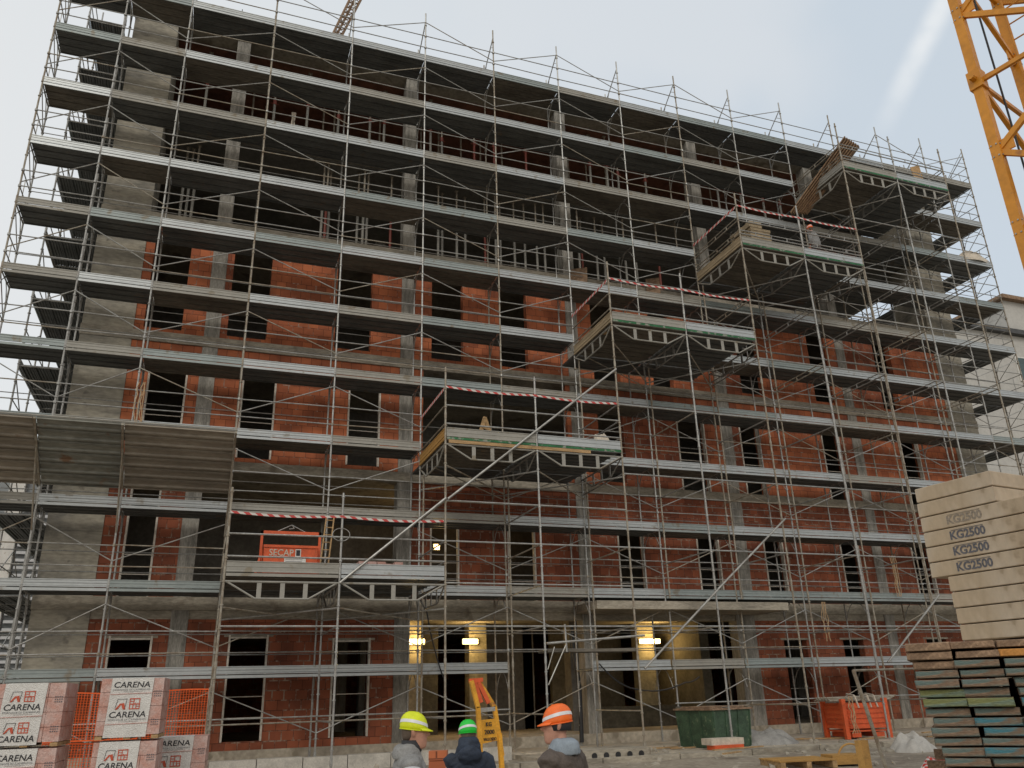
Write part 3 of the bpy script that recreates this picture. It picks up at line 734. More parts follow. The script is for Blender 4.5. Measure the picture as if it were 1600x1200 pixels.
# ================================================================== STEEL PROPS in the open upper storeys
props = []
def prop(x, y, z0, z1, red):
    if not props:
        t = thing('steel_prop', 'steel shoring prop holding up a slab in the open upper storeys', 'shoring prop', (x, y, z0), 'steel props under the upper slabs')
        h = 3.25
        b = MB().tube((x, y, z0), (x, y, z0 + 1.9), .045, 8); b.box(x - .07, x + .07, y - .07, y + .07, z0, z0 + .01); b.build('outer_tube', M['board_c'], t)
        b = MB().tube((x, y, z0 + 1.85), (x, y, z0 + h), .034, 8); b.box(x - .07, x + .07, y - .07, y + .07, z0 + h - .01, z0 + h); b.build('inner_tube', M['rust'], t)
        b = MB().tube((x, y, z0 + 1.82), (x, y, z0 + 2.0), .062, 8); b.tube((x - .14, y, z0 + 1.86), (x + .14, y, z0 + 1.86), .012, 5); b.build('collar', M['red'], t)
        props.append(t); return t
    s = props[0]; t = s.copy(); COL.objects.link(t); t.location = (x, y, z0); t.scale = (1, 1, (z1 - z0) / 3.25)
    for ch in s.children:
        c = ch.copy(); COL.objects.link(c); c.parent = t
        if ch.name.startswith('outer') and red: c.material_slots[0].link = 'OBJECT'; c.material_slots[0].material = M['red']
    if red: t['label'] = 'red painted shoring prop in the open upper storeys'; t['group'] = 'red shoring props'
    props.append(t); return t
random.seed(21)
x = .6
while x < 28:
    if min(abs(x - c - .2) for c in colx) > .5:
        prop(x, 2.2 + random.uniform(-.2, .3), 16.82, 20.12, random.random() < .18)
    x += random.uniform(.5, 1.3) if x > 5 else 1.1
for x in (2.1, 4.6, 5.0, 6.7, 8.3, 9.0, 9.9, 10.7, 11.6, 13.8, 14.5, 15.3, 16.2, 17.2, 20.0, 21.3): prop(x, 3.6, 16.82, 20.12, random.random() < .18)
for x in (.25, .42, .6, 2.55, 4.6, 4.72, 4.86, 5.8, 5.95, 6.1, 6.9, 8.6, 8.85, 9.3, 9.7, 10.4, 10.7, 11.0, 11.5, 11.9, 12.3, 12.6, 13.9, 14.3, 14.8, 15.2, 15.9, 16.6, 17.3): prop(x, 2.0 + random.uniform(-.1, .5), 13.14, 16.4, random.random() < .1)
# ================================================================== THINGS ON THE PLATFORMS
# orange skip on the lowest platform
t = thing('steel_skip', 'orange open steel skip lettered SECAP with an overhead lifting bar on the lowest loading platform', 'skip', (4.0, -1.4, 1.98))
b = MB(); x0, x1, y0, y1, z0, z1 = 3.38, 4.62, -1.75, -1.05, 2.03, 2.82
b.box(x0, x1, y0, y0 + .025, z0, z1); b.box(x0, x1, y1 - .025, y1, z0, z1); b.box(x0, x0 + .025, y0 + .03, y1 - .03, z0, z1); b.box(x1 - .025, x1, y0 + .03, y1 - .03, z0, z1); b.box(x0 + .03, x1 - .03, y0 + .03, y1 - .03, z0, z0 + .03)
b.box(x0 - .02, x1 + .02, y0 - .025, y0 - .001, z1 - .05, z1 + .01)
for z in (2.1, 2.2, 2.3): b.box(x0 + .02, x1 - .02, y0 - .022, y0 - .001, z, z + .05)
b.build('tub', M['orange'], t)
b = MB()
for s in (x0 - .06, x1 + .06): b.box(s - .03, s + .03, y0 + .2, y0 + .27, 2.05, 3.2); b.beam((s, y0 + .24, 2.6), (s - .1, y0 - .02, 2.1), .05, .04)
b.box(x0 - .09, x1 + .09, y0 + .2, y0 + .27, 3.1, 3.2); b.build('lifting_frame', M['orange'], t)
b = MB().path([(x0 + .3, y0 + .24, 3.2), (4.0, y0 + .24, 3.36), (x1 - .3, y0 + .24, 3.2)], .012); b.path([(4.0, y0 + .24, 3.36), (4.06, y0 + .24, 3.28), (3.94, y0 + .24, 3.26)], .012); b.build('lifting_eye', M['galv'], t)
b = MB(); text_mb(b, 'SECAP', (3.5, y0 - .004, 2.58), (1, 0, 0), (0, 0, 1), .15, .012, width=.56); b.build('lettering', M['sack'], t)
b = MB().box(4.1, 4.23, y0 - .008, y0 - .001, 2.56, 2.74); lb = b.build('emblem', M['white'], t)
b = MB().box(4.12, 4.21, y0 - .012, y0 - .009, 2.585, 2.72); b.build('emblem_mark', M['ink'], lb)
b = MB().box(3.85, 4.35, y0 - .03, y0 - .023, 2.36, 2.53); lb = b.build('sticker', M['white'], t)
b = MB()
for q in (2.40, 2.44, 2.49): b.box(3.88, 4.30 - (q * 7 % .12), y0 - .034, y0 - .031, q, q + .012)
b.build('sticker_lines', M['inkg'], lb)

def brick_stack(name, label, cx, cy, z, nx, ny, nz, bw, bd, bh, m, rot=0, jit=.01, cat='brick stack', grp=None):
    b = MB(); co, si = math.cos(rot), math.sin(rot)
    for k in range(nz):
        for i in range(nx):
            for j in range(ny):
                if k == nz - 1 and random.random() < .15 and nz > 1: continue
                ux = (i - (nx - 1) / 2) * bw + random.uniform(-jit, jit); uy = (j - (ny - 1) / 2) * bd
                b.obox((cx + ux * co - uy * si, cy + ux * si + uy * co, z + bh * (k + .5)), (co, si, 0), (-si, co, 0), (0, 0, 1), bw / 2 - .006, bd / 2 - .006, bh / 2 - .004)
    return tag(b.build(name, m), label, cat, grp)
brick_stack('block_stack', 'low stack of pale perforated clay blocks behind the toe board of the lowest loading platform', 6.15, -1.55, 2.05, 5, 2, 2, .22, .3, .22, M['film'])
# long mesh ladder leaning behind the skip
def leaning_boards(name, label, p, q, n, w_, th, gap, side, m, cat='boards'):
    t_ = MB()
    for i in range(n):
        o = Vector(side) * gap * i
        t_.beam(Vector(p) + o, Vector(q) + o + Vector((random.uniform(-.1, .1), 0, random.uniform(-.08, .08))), w_, th)
    return tag(t_.build(name, m), label, cat)
def ladder(label, p, q, w_=.32, m='galv', rungs=12, side=(1, 0, 0)):
    p, q = Vector(p), Vector(q); s = Vector(side).normalized() * w_ / 2
    t = thing('ladder', label, 'ladder', p)
    for k in (-1, 1): MB().tube(p + s * k, q + s * k, .02, 6).build('stile', M[m], t)
    for i in range(rungs): 
        c = p + (q - p) * ((i + .5) / rungs); MB().tube(c - s, c + s, .014, 5).build('rung', M[m], t)
    return t
ladder('pale wooden ladder leaning up behind the orange steel skip', (4.85, -1.0, 2.0), (5.1, -.1, 3.9), .2, 'wood', 9)
# coil of wire hung on the front post
b = MB(); n = 18
for i in range(n):
    a0, a1 = 2 * math.pi * i / n, 2 * math.pi * (i + 1) / n
    b.tube((5.02 + .2 * math.cos(a0), YF - .05, 2.95 + .15 * math.sin(a0)), (5.02 + .2 * math.cos(a1), YF - .05, 2.95 + .15 * math.sin(a1)), .009, 5)
tag(b.build('wire_coil', M['galv']), 'coil of grey wire hanging on the scaffold post right of the orange skip', 'wire coil')

# second platform: timber frame, sack, boards
b = MB()
for i in range(5): b.box(8.05, 9.6, -2.3 + i * .14, -2.3 + i * .14 + .12, 5.84, 5.87)
for x in (8.1, 8.8, 9.5): b.box(x, x + .09, -2.3, -1.65, 5.72, 5.838)
for x in (8.1, 8.8, 9.5): b.box(x, x + .09, -2.3, -1.65, 5.52, 5.6)
b.box(8.05, 9.6, -2.29, -2.25, 5.6, 5.72)
tag(b.build('pallet', M['wood']), 'brown wooden pallet on the second lowest loading platform, carrying a trestle offcut', 'pallet')
b = MB(); b.beam((8.65, -2.1, 5.88), (8.82, -2.05, 6.38), .05, .1); b.beam((8.95, -2.1, 5.88), (8.82, -2.02, 6.38), .05, .1); b.beam((8.7, -2.1, 6.1), (8.92, -2.08, 6.02), .04, .07)
tag(b.build('timber_offcut', M['wood']), 'A-shaped timber offcut standing on the pallet of the second lowest platform', 'timber offcut')
def heap(name, label, cat, c, rx, ry, h, m, seed=1, folds=9., sub=28):
    from mathutils import noise
    vs, fs = [], []; rnd = random.Random(seed)
    for j in range(sub + 1):
        for i in range(sub * 2):
            a = 2 * math.pi * i / (sub * 2); r = j / sub
            q = 1 + .22 * noise.noise(Vector((math.cos(a) * 1.7 + seed, math.sin(a) * 1.7, 0)))
            x, y = math.cos(a) * r * q, math.sin(a) * r * q
            zz = h * max(0, (1 - r ** 2.2)) * (1 + .45 * noise.noise(Vector((x * 2.2 + seed, y * 2.2, 3)))) 
            wv = noise.noise(Vector((x * 1.3, y * 1.3, seed + 5))) * 2.2; rd = abs(noise.noise(Vector(((x + .6 * y) * folds * .55 + wv, (y - .5 * x) * folds * .13, 1.7)))) * 1.5 + .25 * abs(noise.noise(Vector((x * folds * .8, y * folds * .5, seed))))
            zz += h * .42 * (rd - .25) * (1 - r * .6)
            vs.append((c[0] + x * rx, c[1] + y * ry, c[2] + max(0.0, zz) if j < sub else c[2]))
    n = sub * 2
    for j in range(sub):
        for i in range(n): fs.append((j * n + i, j * n + (i + 1) % n, (j + 1) * n + (i + 1) % n, (j + 1) * n + i))
    b = MB().add(vs, fs); o = b.build(name, M[m], smooth=False)
    for p in o.data.polygons: p.use_smooth = True
    return tag(o, label, cat)
heap('sack', 'pale crumpled sack lying on the right end of the second lowest loading platform', 'sack', (12.2, -2.2, 5.57), .42, .3, .5, 'sack', 3)
b = MB(); b.box(7.62, 11.6, YF - .04, YF - .026, 5.39, 5.475)
tag(b.build('board', M['wood']), 'long orange-yellow board fixed under the green edge of the second lowest platform', 'board')
b = MB(); b.box(12.75, 14.1, -2.25, -1.5, 9.6, 9.66); b.beam((12.8, -2.2, 9.9), (13.4, -2.2, 10.02), .06, .1); b.beam((13.4, -2.2, 10.02), (14.1, -2.2, 9.88), .06, .1); b.box(12.75, 12.85, -2.25, -1.6, 9.5, 9.95)
for i in range(6): b.box(12.9 + i * .2, 13.05 + i * .2, -2.2, -1.5, 9.68, 9.86)
tag(b.build('wooden_crate', M['wood']), 'broken wooden crate on the left end of the middle loading platform', 'crate')
b = MB()
for k in range(9):
    for j in range(5): b.box(18.15 + .05 * random.random(), 18.95 + .06 * random.random() - (k > 6) * .3, -2.45 + j * .22, -2.45 + j * .22 + .21, 13.01 + k * .12, 13.01 + k * .12 + .1)
tag(b.build('timber_stack', M['woodp']), 'stack of pale yellow boards on the left end of the second highest loading platform', 'timber stack')
brick_stack('clay_block_stack', 'row of red clay blocks behind the toe board of the second highest loading platform', 21.6, -2.1, 13.0, 8, 2, 2, .25, .25, .25, M['brick'])
t_ = MB()
for i in range(7):
    o = i * .075
    t_.beam((21.75 + o * 1.6, -.55, 16.2 + o * .3), (23.3 + o, -2.35 - .02 * i, 18.75 - o * .8), .2, .035)
tag(t_.build('long_boards', M['brownb']), 'bundle of long brown boards leaning steeply against the left corner of the highest platform', 'boards')
t_ = MB()
for i in range(4): t_.beam((27.0 + i * .1, -2.0, 17.05), (27.15 + i * .12, -1.7, 18.7 + .05 * i), .1, .04)
for i in range(4): t_.beam((25.6 + i * .1, -2.4, 17.1 + .04 * i), (27.0 + i * .1, -2.2, 17.15 + .04 * i), .1, .04)
tag(t_.build('timber_offcuts', M['wood']), 'upright and lying timber offcuts at the right end of the highest platform', 'timber offcuts')
heap('net_heap', 'grey-brown dust sheet slung over the right end guardrail, third deck from the top', 'dust sheet', (31.7, .1, 16.1), .9, .2, .45, 'sack', 8)
# stacked boards leaning on the fourth deck, planks on lower decks
tag(MB().beam((13.3, .9, 12.1), (13.5, 1.2, 13.4), .6, .05).build('formwork_panel', M['plank']), 'wide brown formwork panel leaning at the left behind the middle platform tape', 'formwork panel')
tag(MB().beam((16.2, .8, 12.1), (16.5, 1.25, 13.5), .5, .04).build('formwork_panel', M['plank']), 'narrower brown formwork panel leaning further right behind the middle platform tape', 'formwork panel')
b = MB()
for i in range(7): b.tube((3.25 + .04 * i, .9, 16.08), (3.38 + .05 * math.sin(i), .8, 17.3), .03, 5)
tag(b.build('timber_bundle', M['sack']), 'bundle of pale timber stakes standing on the third deck from the top near the left', 'timber bundle')
b = MB()
for i in range(4): b.beam((27.4 + .0 * i, .3 + .15 * i, 8.12 + .04 * i), (31.3 - .2 * i, .35 + .15 * i, 8.12 + .04 * i), .14, .05)
tag(b.build('plank_pile', M['plank']), 'brown planks piled on the deck near the right corner pier', 'planks')
random.seed(33)
for i in range(16):
    c = random.randrange(1, 13); k = random.randrange(1, 9); z = LV[k]
    if c in PLAT and PLAT[c][0] == k: continue
    x = CX[c] + random.uniform(.4, 1.2); n_ = random.randint(2, 4); b = MB()
    for q in range(n_): b.beam((x, .3 + .12 * q, z + .03 + .035 * (q % 2)), (x + random.uniform(1.2, 2.0), .32 + .12 * q, z + .03 + .035 * (q % 2)), .1, .03)
    tag(b.build('loose_planks', M['wood' if i % 2 else 'brownb']), 'a few loose planks left lying on a scaffold deck', 'planks', 'loose planks lying on the decks')
# ropes hanging on the scaffold, lower right
def rope(label, x, y, z0, z1, sd):
    rnd = random.Random(sd); b = MB()
    for k in range(4):
        pts = [(x + rnd.uniform(-.04, .04) + .05 * k, y - .05, z0 + (z1 - z0) * i / 7) for i in range(8)]
        b.path([(px + rnd.uniform(-.03, .03), py, pz) for px, py, pz in pts], .012, 5)
    tag(b.build('rope', M['rope']), label, 'rope')
rope('tan rope hanging beside a standard at the right, above the ground floor deck', 20.6, -.1, 1.85, .65, 2)
rope('tan rope hanging in the bay left of the concrete ballast blocks', 23.8, -.1, 3.4, 2.05, 3)
rope('tan rope tied round the second standard from the left above the sloping screen', .05, -.05, 7.2, 6.0, 4)
# black cables
def cable(label, pts, r=.02):
    b = MB(); P = [Vector(p) for p in pts]; out = []
    for i in range(len(P) - 1):
        a, c = P[i], P[i + 1]
        for k in range(8):
            s = k / 8; q = a.lerp(c, s); q.z -= .25 * math.sin(math.pi * s) * min(1, (c - a).length / 3); out.append(q)
    out.append(P[-1]); b.path(out, r, 6); tag(b.build('cable', M['cable']), label, 'cable')
cable('black cable drooping between the standards under the entrance canopy', [(12.7, -.12, .1), (13.6, -.12, -.55), (15.4, -.12, -.45), (15.9, -.1, -.3)], .02)
cable('black cable running down the standard beside the hall entrance', [(12.5, 1.2, 1.2), (12.62, 1.1, -.5), (12.55, 1.0, -1.95)], .06)
cable('black cable hanging beside the lit lamp at the left of the hall', [(7.7, -.1, 1.8), (7.95, -.1, .6), (8.3, -.1, -.35)], .018)

# small raised gangway in front of the hall entrance
t = thing('gangway', 'short narrow steel gangway bracketed out in front of the hall entrance', 'gangway', (11.4, -2.6, .3))
MB().tube((10.1, YF, .5), (12.8, YF, .68), .03, 8).build('handrail', M['galv'], t)
deck_mb((10.2, YF + .15), (12.7, YF + .15), (0, 1), .38, n=2, wd=.7).build('deck', M['deck2'], t)
b = MB().tube((10.6, YF, .95), (10.62, YF, .3), .025); b.tube((10.1, YF, -.45), (10.6, YF, .45), .016); b.tube((10.1, YF, -.1), (10.3, YF, .42), .014); b.build('bracket', M['galv'], t)

# ================================================================== CARENA BRICK PACKS
def emblem(p, u, v, s, red, dark):
    """p: lower-left of the label row; house mark and rounded grid mark, size s"""
    P = lambda a, b_: Vector(p) + Vector(u) * a * s + Vector(v) * b_ * s
    n_ = Vector(u).cross(Vector(v)).normalized()
    def bar(mb, a, c, w_): mb.beam(P(*a), P(*c), .003, w_, up=n_)
    def quad(mb, pts, d=.003): mb.prism(pts, 1, lambda q, t: P(q[0], q[1]) + n_ * (d * t))
    for a, c in (((.02, .15), (.2, .95)), ((.2, .95), (1.0, .95)), ((1.0, .95), (.85, .0)), ((.35, .12), (.02, .05))): 
        d = Vector((c[0] - a[0], c[1] - a[1])); d.normalize(); o = Vector((-d.y, d.x)) * .018
        quad(dark, [(a[0] - o.x, a[1] - o.y), (c[0] - o.x, c[1] - o.y), (c[0] + o.x, c[1] + o.y), (a[0] + o.x, a[1] + o.y)])
    quad(red, [(0, 0), (.42, .55), (.62, .55), (.2, 0)]); quad(red, [(.55, .42), (.64, .58), (.78, .58), (.95, 0), (.72, 0)])
    g = 1.25
    for a, b_, c, d in ((0, 0, .95, .09), (0, .91, .95, 1.0), (0, .09, .08, .91), (.87, .09, .95, .91), (.08, .42, .87, .52), (.36, .52, .43, .91), (.08, .68, .36, .74), (.30, .09, .37, .42), (.58, .09, .65, .42), (.52, .52, .57, .60), (.65, .25, .87, .29)):
        quad(red, [(g + a, b_), (g + c, b_), (g + c, d), (g + a, d)])
def brick_pack(label, c, z0, rot, rows=2, w_=.93, dep=.93, h=.9, phase=0., narrow=.62, shift=-.08):
    """wrapped pack of hollow blocks with a printed sheet on the front"""
    co, si = math.cos(rot), math.sin(rot); ux = Vector((co, si, 0)); uy = Vector((-si, co, 0)); uz = Vector((0, 0, 1))
    t = thing('brick_pack', label, 'brick pack', (c[0], c[1], z0))
    b = MB(); nx, nz, ny = 4, 4, 4
    for k in range(nz):
        for i in range(nx):
            for j in range(ny):
                if 0 < i < nx - 1 and 0 < j < ny - 1 and k < nz - 1: continue
                cc = Vector((c[0], c[1], z0 + .06 + (k + .5) * (h - .06) / nz)) + ux * ((i - 1.5) * w_ / nx + random.uniform(-.004, .004)) + uy * ((j - 1.5) * dep / ny + random.uniform(-.004, .004))
                b.obox(cc, ux, uy, uz, w_ / nx / 2 - .004, dep / ny / 2 - .004, (h - .06) / nz / 2 - .004)
    b.obox(Vector((c[0], c[1], z0 + .06 + (h - .06) / 2)), ux, uy, uz, w_ / 2 - .02, dep / 2 - .02, (h - .06) / 2 - .02)
    b.build('blocks', M['film'], t)
    b = MB()
    for i in (-1, 0, 1): b.obox(Vector((c[0], c[1], z0 + .028)) + ux * i * (w_ / 2 - .06), ux, uy, uz, .05, dep / 2, .026)
    b.build('skid', M['wood'], t)
    # dark stamps on the clay beside the sheet
    fr = Vector((c[0], c[1], z0)) - uy * (dep / 2 + .002)
    b = MB()
    for k in (1, 3):
        for r_ in range(3):
            for q in range(4): b.obox(fr + ux * (w_ / 2 - .13 + q * .03) + uz * (.06 + (k - .3) * (h - .06) / 4 + r_ * .035), ux, uy, uz, .008, .003, .007)
    b.build('stamp_print', M['ink2'], t)
    # printed sheet, slightly bowed
    sw = w_ * narrow; x0 = -sw / 2 + shift; n = 12
    vs = []; 
    for j in range(n + 1):
        zz = .03 + (h + .0 - .03) * j / n
        lean = .035 * (1 - j / n)
        for i in range(2):
            vs.append(fr + ux * (x0 + sw * i - lean) - uy * .012 + uz * zz)
        for i in range(2): vs.append(fr + ux * (x0 + sw * i - lean) - uy * .006 + uz * zz)
    fs = []
    for j in range(n):
        a = j * 4; fs += [(a, a + 1, a + 5, a + 4), (a + 3, a + 2, a + 6, a + 7), (a, a + 4, a + 6, a + 2), (a + 1, a + 3, a + 7, a + 5)]
    vs += [fr + ux * (x0 + sw * i) - uy * .012 + uz * h for i in (0, 1)] + [fr + ux * (x0 + sw * i) + uy * .3 + uz * (h + .012) for i in (0, 1)]
    k_ = (n + 1) * 4; fs.append((k_, k_ + 1, k_ + 3, k_ + 2))
    sh = MB().add(vs, fs).build('printed_sheet', M['paper'], t)
    red, dk, gr = MB(), MB(), MB(); rep = .46
    pitch = .44; z = -pitch + phase
    while z < h:
        lean = .035 * (1 - (z + .2) / h); o = fr - uy * .0155 + ux * (x0 - lean)
        s = sw * .265
        if z + .20 > .04 and z + .20 + s < h - .02:
            emblem(o + ux * sw * .17 + uz * (z + .215), ux, uz, s, red, dk)
        if .04 < z + .09 < h - .12: text_mb(dk, 'CARENA', o + ux * sw * .06 + uz * (z + .10), ux, uz, .085, .012, width=sw * .86, depth=.0015, shear=.12)
        if .04 < z + .05 < h - .05: text_mb(gr, 'FORNACE DI CAMBIANO', o + ux * sw * .05 + uz * (z + .055), ux, uz, .026, .0, width=sw * .88, depth=.0015)
        if .03 < z < h - .05: red.beam(o + uz * (z + .0), o + ux * sw + uz * (z + .012), .003, .014, up=uy); gr.beam(o + ux * sw * .3 + uz * (z + .038), o + ux * sw * .75 + uz * (z + .038), .002, .005, up=uy)
        z += pitch
    red.build('red_print', M['logo'], sh); dk.build('dark_print', M['ink'], sh)
    if gr.v: gr.build('grey_print', M['inkg'], sh)
    return t
rt = R(-4)
def ctr(a, b_, dep=.93):
    a = Vector(a); b_ = Vector(b_); e = (b_ - a).normalized(); nrm = Vector((-e.y, e.x)); mid = (a + b_) / 2 + nrm * dep / 2
    return (mid.x, mid.y)
c1 = ctr((-.60, -6.9), (.29, -6.96)); c2 = ctr((.79, -6.78), (1.68, -6.84)); c3 = ctr((1.55, -5.6), (2.43, -5.66)); c0_ = ctr((-1.86, -6.8), (-.97, -6.86))
brick_pack('wrapped pack of clay blocks, upper one of the leftmost full stack', c1, -1.18, rt, phase=.42)
brick_pack('wrapped pack of clay blocks directly under the upper pack of the left stack', c1, -2.1, rt, phase=.2)
brick_pack('highest wrapped pack of clay blocks, in front of the orange netting', c2, -1.13, rt, phase=.22, narrow=.66, shift=0)
brick_pack('wrapped pack of clay blocks below the highest pack, in front of the netting', c2, -2.06, rt, phase=.42, narrow=.62)
brick_pack('single wrapped pack of clay blocks, standing lowest and rightmost of the packs', c3, -2.06, rt, phase=.22, narrow=.7)
brick_pack('wrapped pack of clay blocks cut off by the left edge of the photo', c0_, -1.2, rt, phase=.3)
brick_pack('wrapped pack of clay blocks under the one cut off by the left edge', c0_, -2.12, rt, phase=.3)

# orange netting
def net(label, x0, x1, y, z0, z1):
    b = MB(); n = int((x1 - x0) / .055); m_ = int((z1 - z0) / .05)
    f = lambda x, z: (x, y + .04 * math.sin(x * 4.1 + z * 3) + .02 * math.sin(x * 11), z - .03 * math.sin(x * 2.2) * (z - z0))
    for j in range(m_ + 1):
        z = z0 + (z1 - z0) * j / m_; tk = .03 if j in (0, m_) else .0085
        for i in range(0, n, 2): b.beam(f(x0 + (x1 - x0) * i / n, z), f(x0 + (x1 - x0) * min(i + 2, n) / n, z), .004, tk)
    for i in range(n + 1):
        x = x0 + (x1 - x0) * i / n
        for j in range(0, m_, 4): b.tube(f(x, z0 + (z1 - z0) * j / m_), f(x, z0 + (z1 - z0) * min(j + 4, m_) / m_), .007, 4)
    tag(b.build('safety_netting', M['net']), label, 'netting')
net('orange safety netting stretched on the scaffold, right of the highest brick pack', 1.2, 2.46, -1.15, -1.32, -.36)
net('orange safety netting between the two tall brick pack stacks, upper length', -.7, 1.1, -1.2, -1.3, -.36)
net('orange safety netting between the two tall brick pack stacks, lower length', -.7, 1.1, -1.1, -2.14, -1.36)
for x in (-.3, 1.15, 2.48): tag(MB().tube((x, -1.12, -2.16), (x, -1.12, -.3), .02).build('net_post', M['rust']), 'thin steel post carrying the orange netting', 'post', 'posts of the orange netting')

# ================================================================== BALLAST BLOCKS
Bz = 2.4; TH = .2475; A = Vector((13.24, -11.55)); e = Vector((.126, -.992)); nr_ = Vector((.992, .126))
names = ['topmost concrete ballast block with rusty streaks down its face', 'second concrete ballast block from the top, without lettering', 'ballast block with the faintest KG2500 stencil, third from the top', 'ballast block with the KG2500 stencil just below the faint one', 'ballast block with KG2500 stencil, third stencil counted downward', 'ballast block with the lowest KG2500 stencil',
         'uppermost of the four short ballast blocks below the stencilled ones', 'second of the four short ballast blocks below the stencilled ones', 'third of the four short ballast blocks below the stencilled ones', 'lowest ballast block of the pile, nearest the timber stack']
for i in range(10):
    z1 = Bz - i * TH; z0 = z1 - TH + .016
    if i < 2: s0, s1, dd = 0, 1.35, 2.9
    elif i < 6: s0, s1, dd = .0, 3.4, 1.3
    else: s0, s1, dd = .28, 1.66, 2.6
    s0 += random.uniform(-.015, .015)
    t = thing('ballast_block', names[i], 'ballast block', (A.x, A.y, z0), 'concrete ballast blocks of the crane')
    poly = [A + e * s0, A + e * s1, A + e * s1 + nr_ * dd, A + e * s0 + nr_ * dd]
    me = MB(); ch = .011
    ins = lambda k: [A + e * (s0 + k) + nr_ * k, A + e * (s1 - k) + nr_ * k, A + e * (s1 - k) + nr_ * (dd - k), A + e * (s0 + k) + nr_ * (dd - k)]
    rings = [(ins(ch), z0), (ins(0), z0 + ch), (ins(.004), z1 - ch), (ins(ch), z1)]
    vs = [(p.x, p.y, z) for r_, z in rings for p in r_]
    fs = [(j * 4 + k, j * 4 + (k + 1) % 4, (j + 1) * 4 + (k + 1) % 4, (j + 1) * 4 + k) for j in range(3) for k in range(4)] + [(3, 2, 1, 0), (12, 13, 14, 15)]
    me.add(vs, fs); me.build('block', M['ballast'], t)
    if 2 <= i < 6:
        b = MB(); p = A + e * (.47 + .0 * i) - nr_ * .003
        text_mb(b, 'KG2500', (p.x, p.y, z0 + .05), (e.x, e.y, 0), (0, 0, 1), .125, .03, width=.6, depth=.002)
        b.beam((A + e * .5 - nr_ * .003).to_3d() + Vector((0, 0, z0 + .19)), (A + e * 1.05 - nr_ * .003).to_3d() + Vector((0, 0, z0 + .19)), .003, .008)
        b.build('stencil_lettering', M['ink2'] if i > 2 else M['faint'], t)

b = MB(); b.box(13.6, 16.2, -13.0, -12.0, -2.5, -.085); tag(b.build('foundation_block', M['ballast']), 'concrete foundation under the ballast blocks, hidden behind the plank stack', 'foundation')

# ================================================================== TOWER CRANE MAST
ms = thing('tower_crane', 'yellow-orange lattice mast of a tower crane rising at the right edge of the photo', 'tower crane', (11.74, -15.4, -2.45))
P1 = Vector((11.90, -15.40)); ea = Vector((.968, .252)).normalized(); eb = Vector((.252, -.968)); S = 1.72; LWD = .13
corner = [P1, P1 + ea * S, P1 + ea * S + eb * S, P1 + eb * S]
ZB, ZT = -2.45, 30; node0 = 7.42; pit = 1.22
for i, c in enumerate(corner):
    b = MB(); b.obox((c.x, c.y, (ZB + ZT) / 2), ea.to_3d(), eb.to_3d(), (0, 0, 1), LWD / 2, LWD / 2, (ZT - ZB) / 2)
    z = node0 - 9.8
    while z < ZT: b.obox((c.x, c.y, z), ea.to_3d(), eb.to_3d(), (0, 0, 1), LWD / 2 + .028, LWD / 2 + .028, .15); b.tube((c.x - eb.x * .0 - ea.x * .2, c.y - ea.y * .2, z), (c.x + ea.x * .2, c.y + ea.y * .2, z), .045, 8); z += 4.9
    b.build('leg', M['yel'], ms)
    b = MB(); z = node0 - pit * 8
    while z < ZT:
        for sx, sy in ((ea, eb), (eb, ea)):
            for q in (-.035, .035):
                for w_ in (-.09, .09):
                    p = Vector((c.x, c.y, z + w_)) + sx.to_3d() * q
                    b.tube(p - sy.to_3d() * (LWD / 2 + .012), p + sy.to_3d() * (LWD / 2 + .012), .012, 6)
        z += pit
    b.build('node_bolts', M['galv'], ms, kind='stuff')
for i in range(4):
    a, c = corner[i], corner[(i + 1) % 4]; z = node0 - pit * 8; k = 0
    b = MB()
    while z < ZT - pit:
        p, q = (a, c) if k % 2 == 0 else (c, a)
        b.beam((p.x, p.y, z), (q.x, q.y, z + pit), .06, .08)
        if k % 2 == 0: 
            b.beam((p.x, p.y, z), (q.x, q.y, z - .02), .05, .065)
        for pp in (p,): b.obox((pp.x * .93 + q.x * .07, pp.y * .93 + q.y * .07, z + .05), (q - p).to_3d(), (0, 0, 1), (q - p).to_3d().cross(Vector((0, 0, 1))), .11, .10, .012)
        z += pit; k += 1
    b.build('lattice_bracing', M['yel'], ms)
lc = P1 + ea * .9 + eb * .5
b = MB()
for s in (-.2, .2): b.tube((lc.x + eb.x * s, lc.y + eb.y * s, -2), (lc.x + eb.x * s, lc.y + eb.y * s, 28), .02)
for i in range(95): b.tube((lc.x - eb.x * .2, lc.y - eb.y * .2, -1.8 + i * .3), (lc.x + eb.x * .2, lc.y + eb.y * .2, -1.8 + i * .3), .012, 5)
b.build('ladder', M['yel'], ms)
b = MB(); c_ = P1 + ea * S * .62 + eb * S * .5
b.obox((c_.x, c_.y, 6.25), ea.to_3d(), eb.to_3d(), (0, 0, 1), S * .34, S * .42, .02)
b.build('rest_platform', M['galv'], ms)
b = MB(); q = P1 + ea * .42 + eb * .12; b.tube((q.x, q.y, -2), (q.x, q.y, 29), .016); b.build('hoist_cable', M['cable'], ms)

